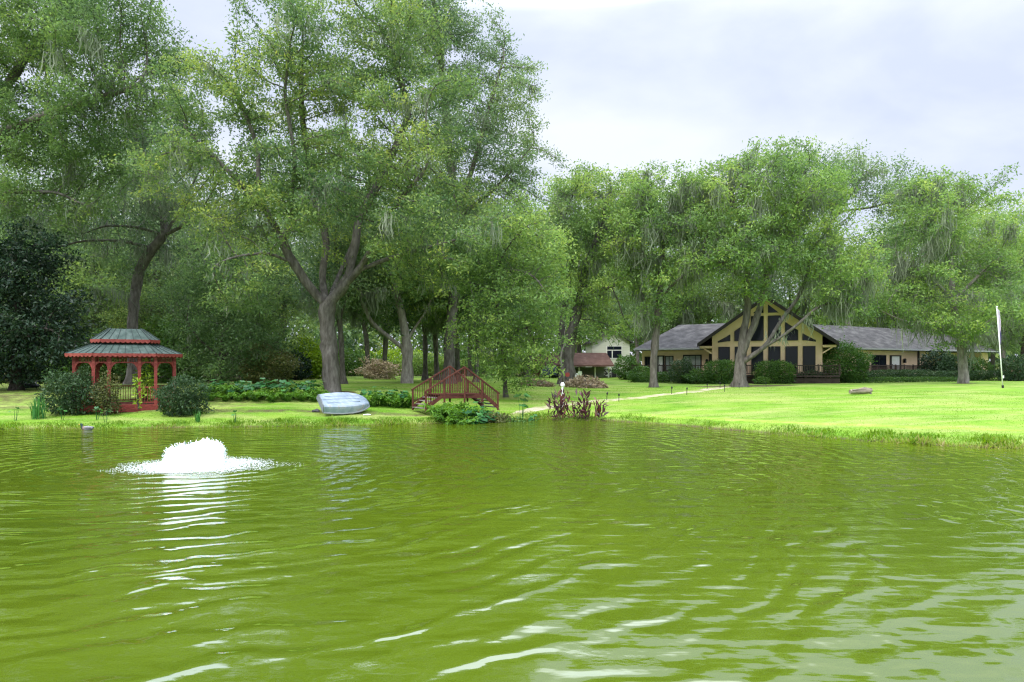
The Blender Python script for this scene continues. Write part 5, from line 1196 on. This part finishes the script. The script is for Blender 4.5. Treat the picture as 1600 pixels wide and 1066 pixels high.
# ------------------------------------------------------------------ background trees: four grown once, then copied
def blob_tree(name, label, cat, group, seed, h, wd, leaf, bark, low=.25, R0=.3, moss=60, per=27, lsize=.34, hue=.05, n_attr=1500, kill=1.1, step=.8, lean=0):
    rng = np.random.RandomState(seed)
    bl = [((lean * .5, 0, h * .75), (wd * .8, wd * .8, h * .27)), ((wd * .4, 0, h * .5), (wd * .75, wd * .7, h * .2)), ((-wd * .45, .2 * wd, h * .55), (wd * .7, wd * .7, h * .22)),
          ((0, -wd * .4, h * (low + .13)), (wd * .8, wd * .6, h * .14)), ((.2 * wd, wd * .4, h * .6), (wd * .7, wd * .7, h * .25))]
    j = lambda: rng.normal() * .35
    lm = [([(0, 0, 0), (j(), j(), h * .2), (lean * .3 + j(), j(), h * .4), (lean * .5 + j(), j(), h * .62)], None),
          ([(j() * 0, 0, h * .3), (wd * .4, j(), h * .5)], 1), ([(0, 0, h * .33), (-wd * .45, j(), h * .52)], 1), ([(0, 0, h * .25), (j(), -wd * .4, h * .38)], 1)]
    return make_tree(name, (0, 0, 0), label, cat, group, seed, lm, bl, leaf, bark, R0=R0, step=step, n_attr=n_attr, nclump=110, csig=1.1, kill=kill, per=per, lsize=lsize, lsig=.62, moss=moss, mosslen=2.0, mossw=.08, hue=hue, rmin=.03, lr=.06, zmin=h * low * .55)
protos = [blob_tree('oak_tree', 'x', 'tree', 'g', 41, 17, 5.5, M['oak_dark'], M['bark_dark'], low=.22, moss=170),
          blob_tree('oak_tree', 'x', 'tree', 'g', 42, 21, 5.0, M['oak_grey'], M['bark'], low=.3, moss=150, lean=2),
          blob_tree('oak_tree', 'x', 'tree', 'g', 43, 19, 6.5, M['oak_light'], M['bark'], low=.2, moss=120),
          blob_tree('oak_tree', 'x', 'tree', 'g', 44, 15, 5.0, M['oak'], M['bark_dark'], low=.12, moss=90)]
used = set()
def place(k, px, D, sc, rz, label, group, zs=1.0):
    o = protos[k] if k not in used else copy_tree(protos[k]); used.add(k)
    x = X(px, D); o.location = (x, D, gz(x, D) - .1); o.rotation_euler.z = rz; o.scale = (sc, sc, sc * zs)
    tag(o, label, 'tree', group)
    return o
gl = 'oaks deep in the wood on the left'
ll = 'oak among the crowded trees of the dim wood on the left'
for k, px, D, sc, rz, zs in ((0, -40, 62, 1.0, .3, 1), (1, 70, 66, 1.0, 1.2, 1.1), (0, 150, 62, .85, 2.2, 1), (1, 262, 70, 1.15, 3.3, 1.1), (0, 330, 63, .8, 4.1, 1), (3, 395, 68, .9, .8, 1), (1, 440, 74, 1.0, 5.1, 1.15),
                             (1, 575, 78, .9, 2.5, 1.1), (1, 536, 56, .72, 3.6, 1.25), (1, 664, 66, .78, 1.5, 1.1), (1, 683, 69, .8, 3.9, 1.1), (1, 698, 64, .7, 5.9, 1.15), (1, 716, 62, .74, 2.9, 1.15), (1, 744, 60, .62, 0.9, 1.15), (1, 765, 76, .8, .4, 1), (0, 100, 82, 1.2, 5.5, 1), (3, 230, 60, .55, 1.0, 1), (1, 525, 92, 1.1, 2.9, 1.1), (1, 735, 90, 1.0, 4.4, 1.1), (1, 600, 80, 1.0, .2, 1.1),
                             (2, 825, 82, .9, 1.0, 1.0), (0, 20, 78, 1.1, .7, 1.2), (1, 190, 76, 1.1, 2.0, 1.15), (0, 300, 80, 1.1, 4.4, 1.2), (0, 380, 88, 1.2, 1.1, 1.2), (1, -70, 74, 1.1, 3.0, 1.2)):
    place(k, px, D, sc, rz, ll, gl, zs)
gr = 'oaks standing behind the houses on the right'
lr_ = 'oak in the tall row of trees behind the houses'
for k, px, D, sc, rz, zs in ((2, 880, 96, 1.15, .5, 1.25), (1, 945, 108, 1.1, 1.9, 1.15), (2, 1010, 92, 1.0, 2.8, 1.2), (0, 1060, 98, 1.0, 3.7, 1.2), (2, 1110, 105, 1.15, 4.9, 1.2), (1, 1175, 94, 1.0, .9, 1.2), (2, 1235, 100, 1.1, 3.1, 1.2),
                             (0, 1300, 98, .9, 5.9, 1.0), (2, 1370, 104, .95, 2.2, 1.0), (0, 1440, 97, .95, 1.3, 1.1), (2, 1500, 101, 1.1, 4.2, 1.2), (1, 1550, 92, .95, 5.4, 1.1), (2, 1625, 90, 1.05, .2, 1.1), (2, 1570, 84, .95, 3.3, 1.15), (2, 1398, 88, .95, 1.1, 1.1), (2, 905, 103, 1.1, 3.0, 1.15), (0, 1690, 84, .9, 1.2, 1)):
    place(k, px, D, sc, rz, lr_, gr, zs)
place(0, 1598, 71, .62, 2.0, 'dark blue-green oak at the far right edge, behind the flagpole', None, 1.1)
place(1, 997, 82, .62, 2.0, 'slim pale-trunked oak in the gap between outbuilding and tan house', None, 1.3)
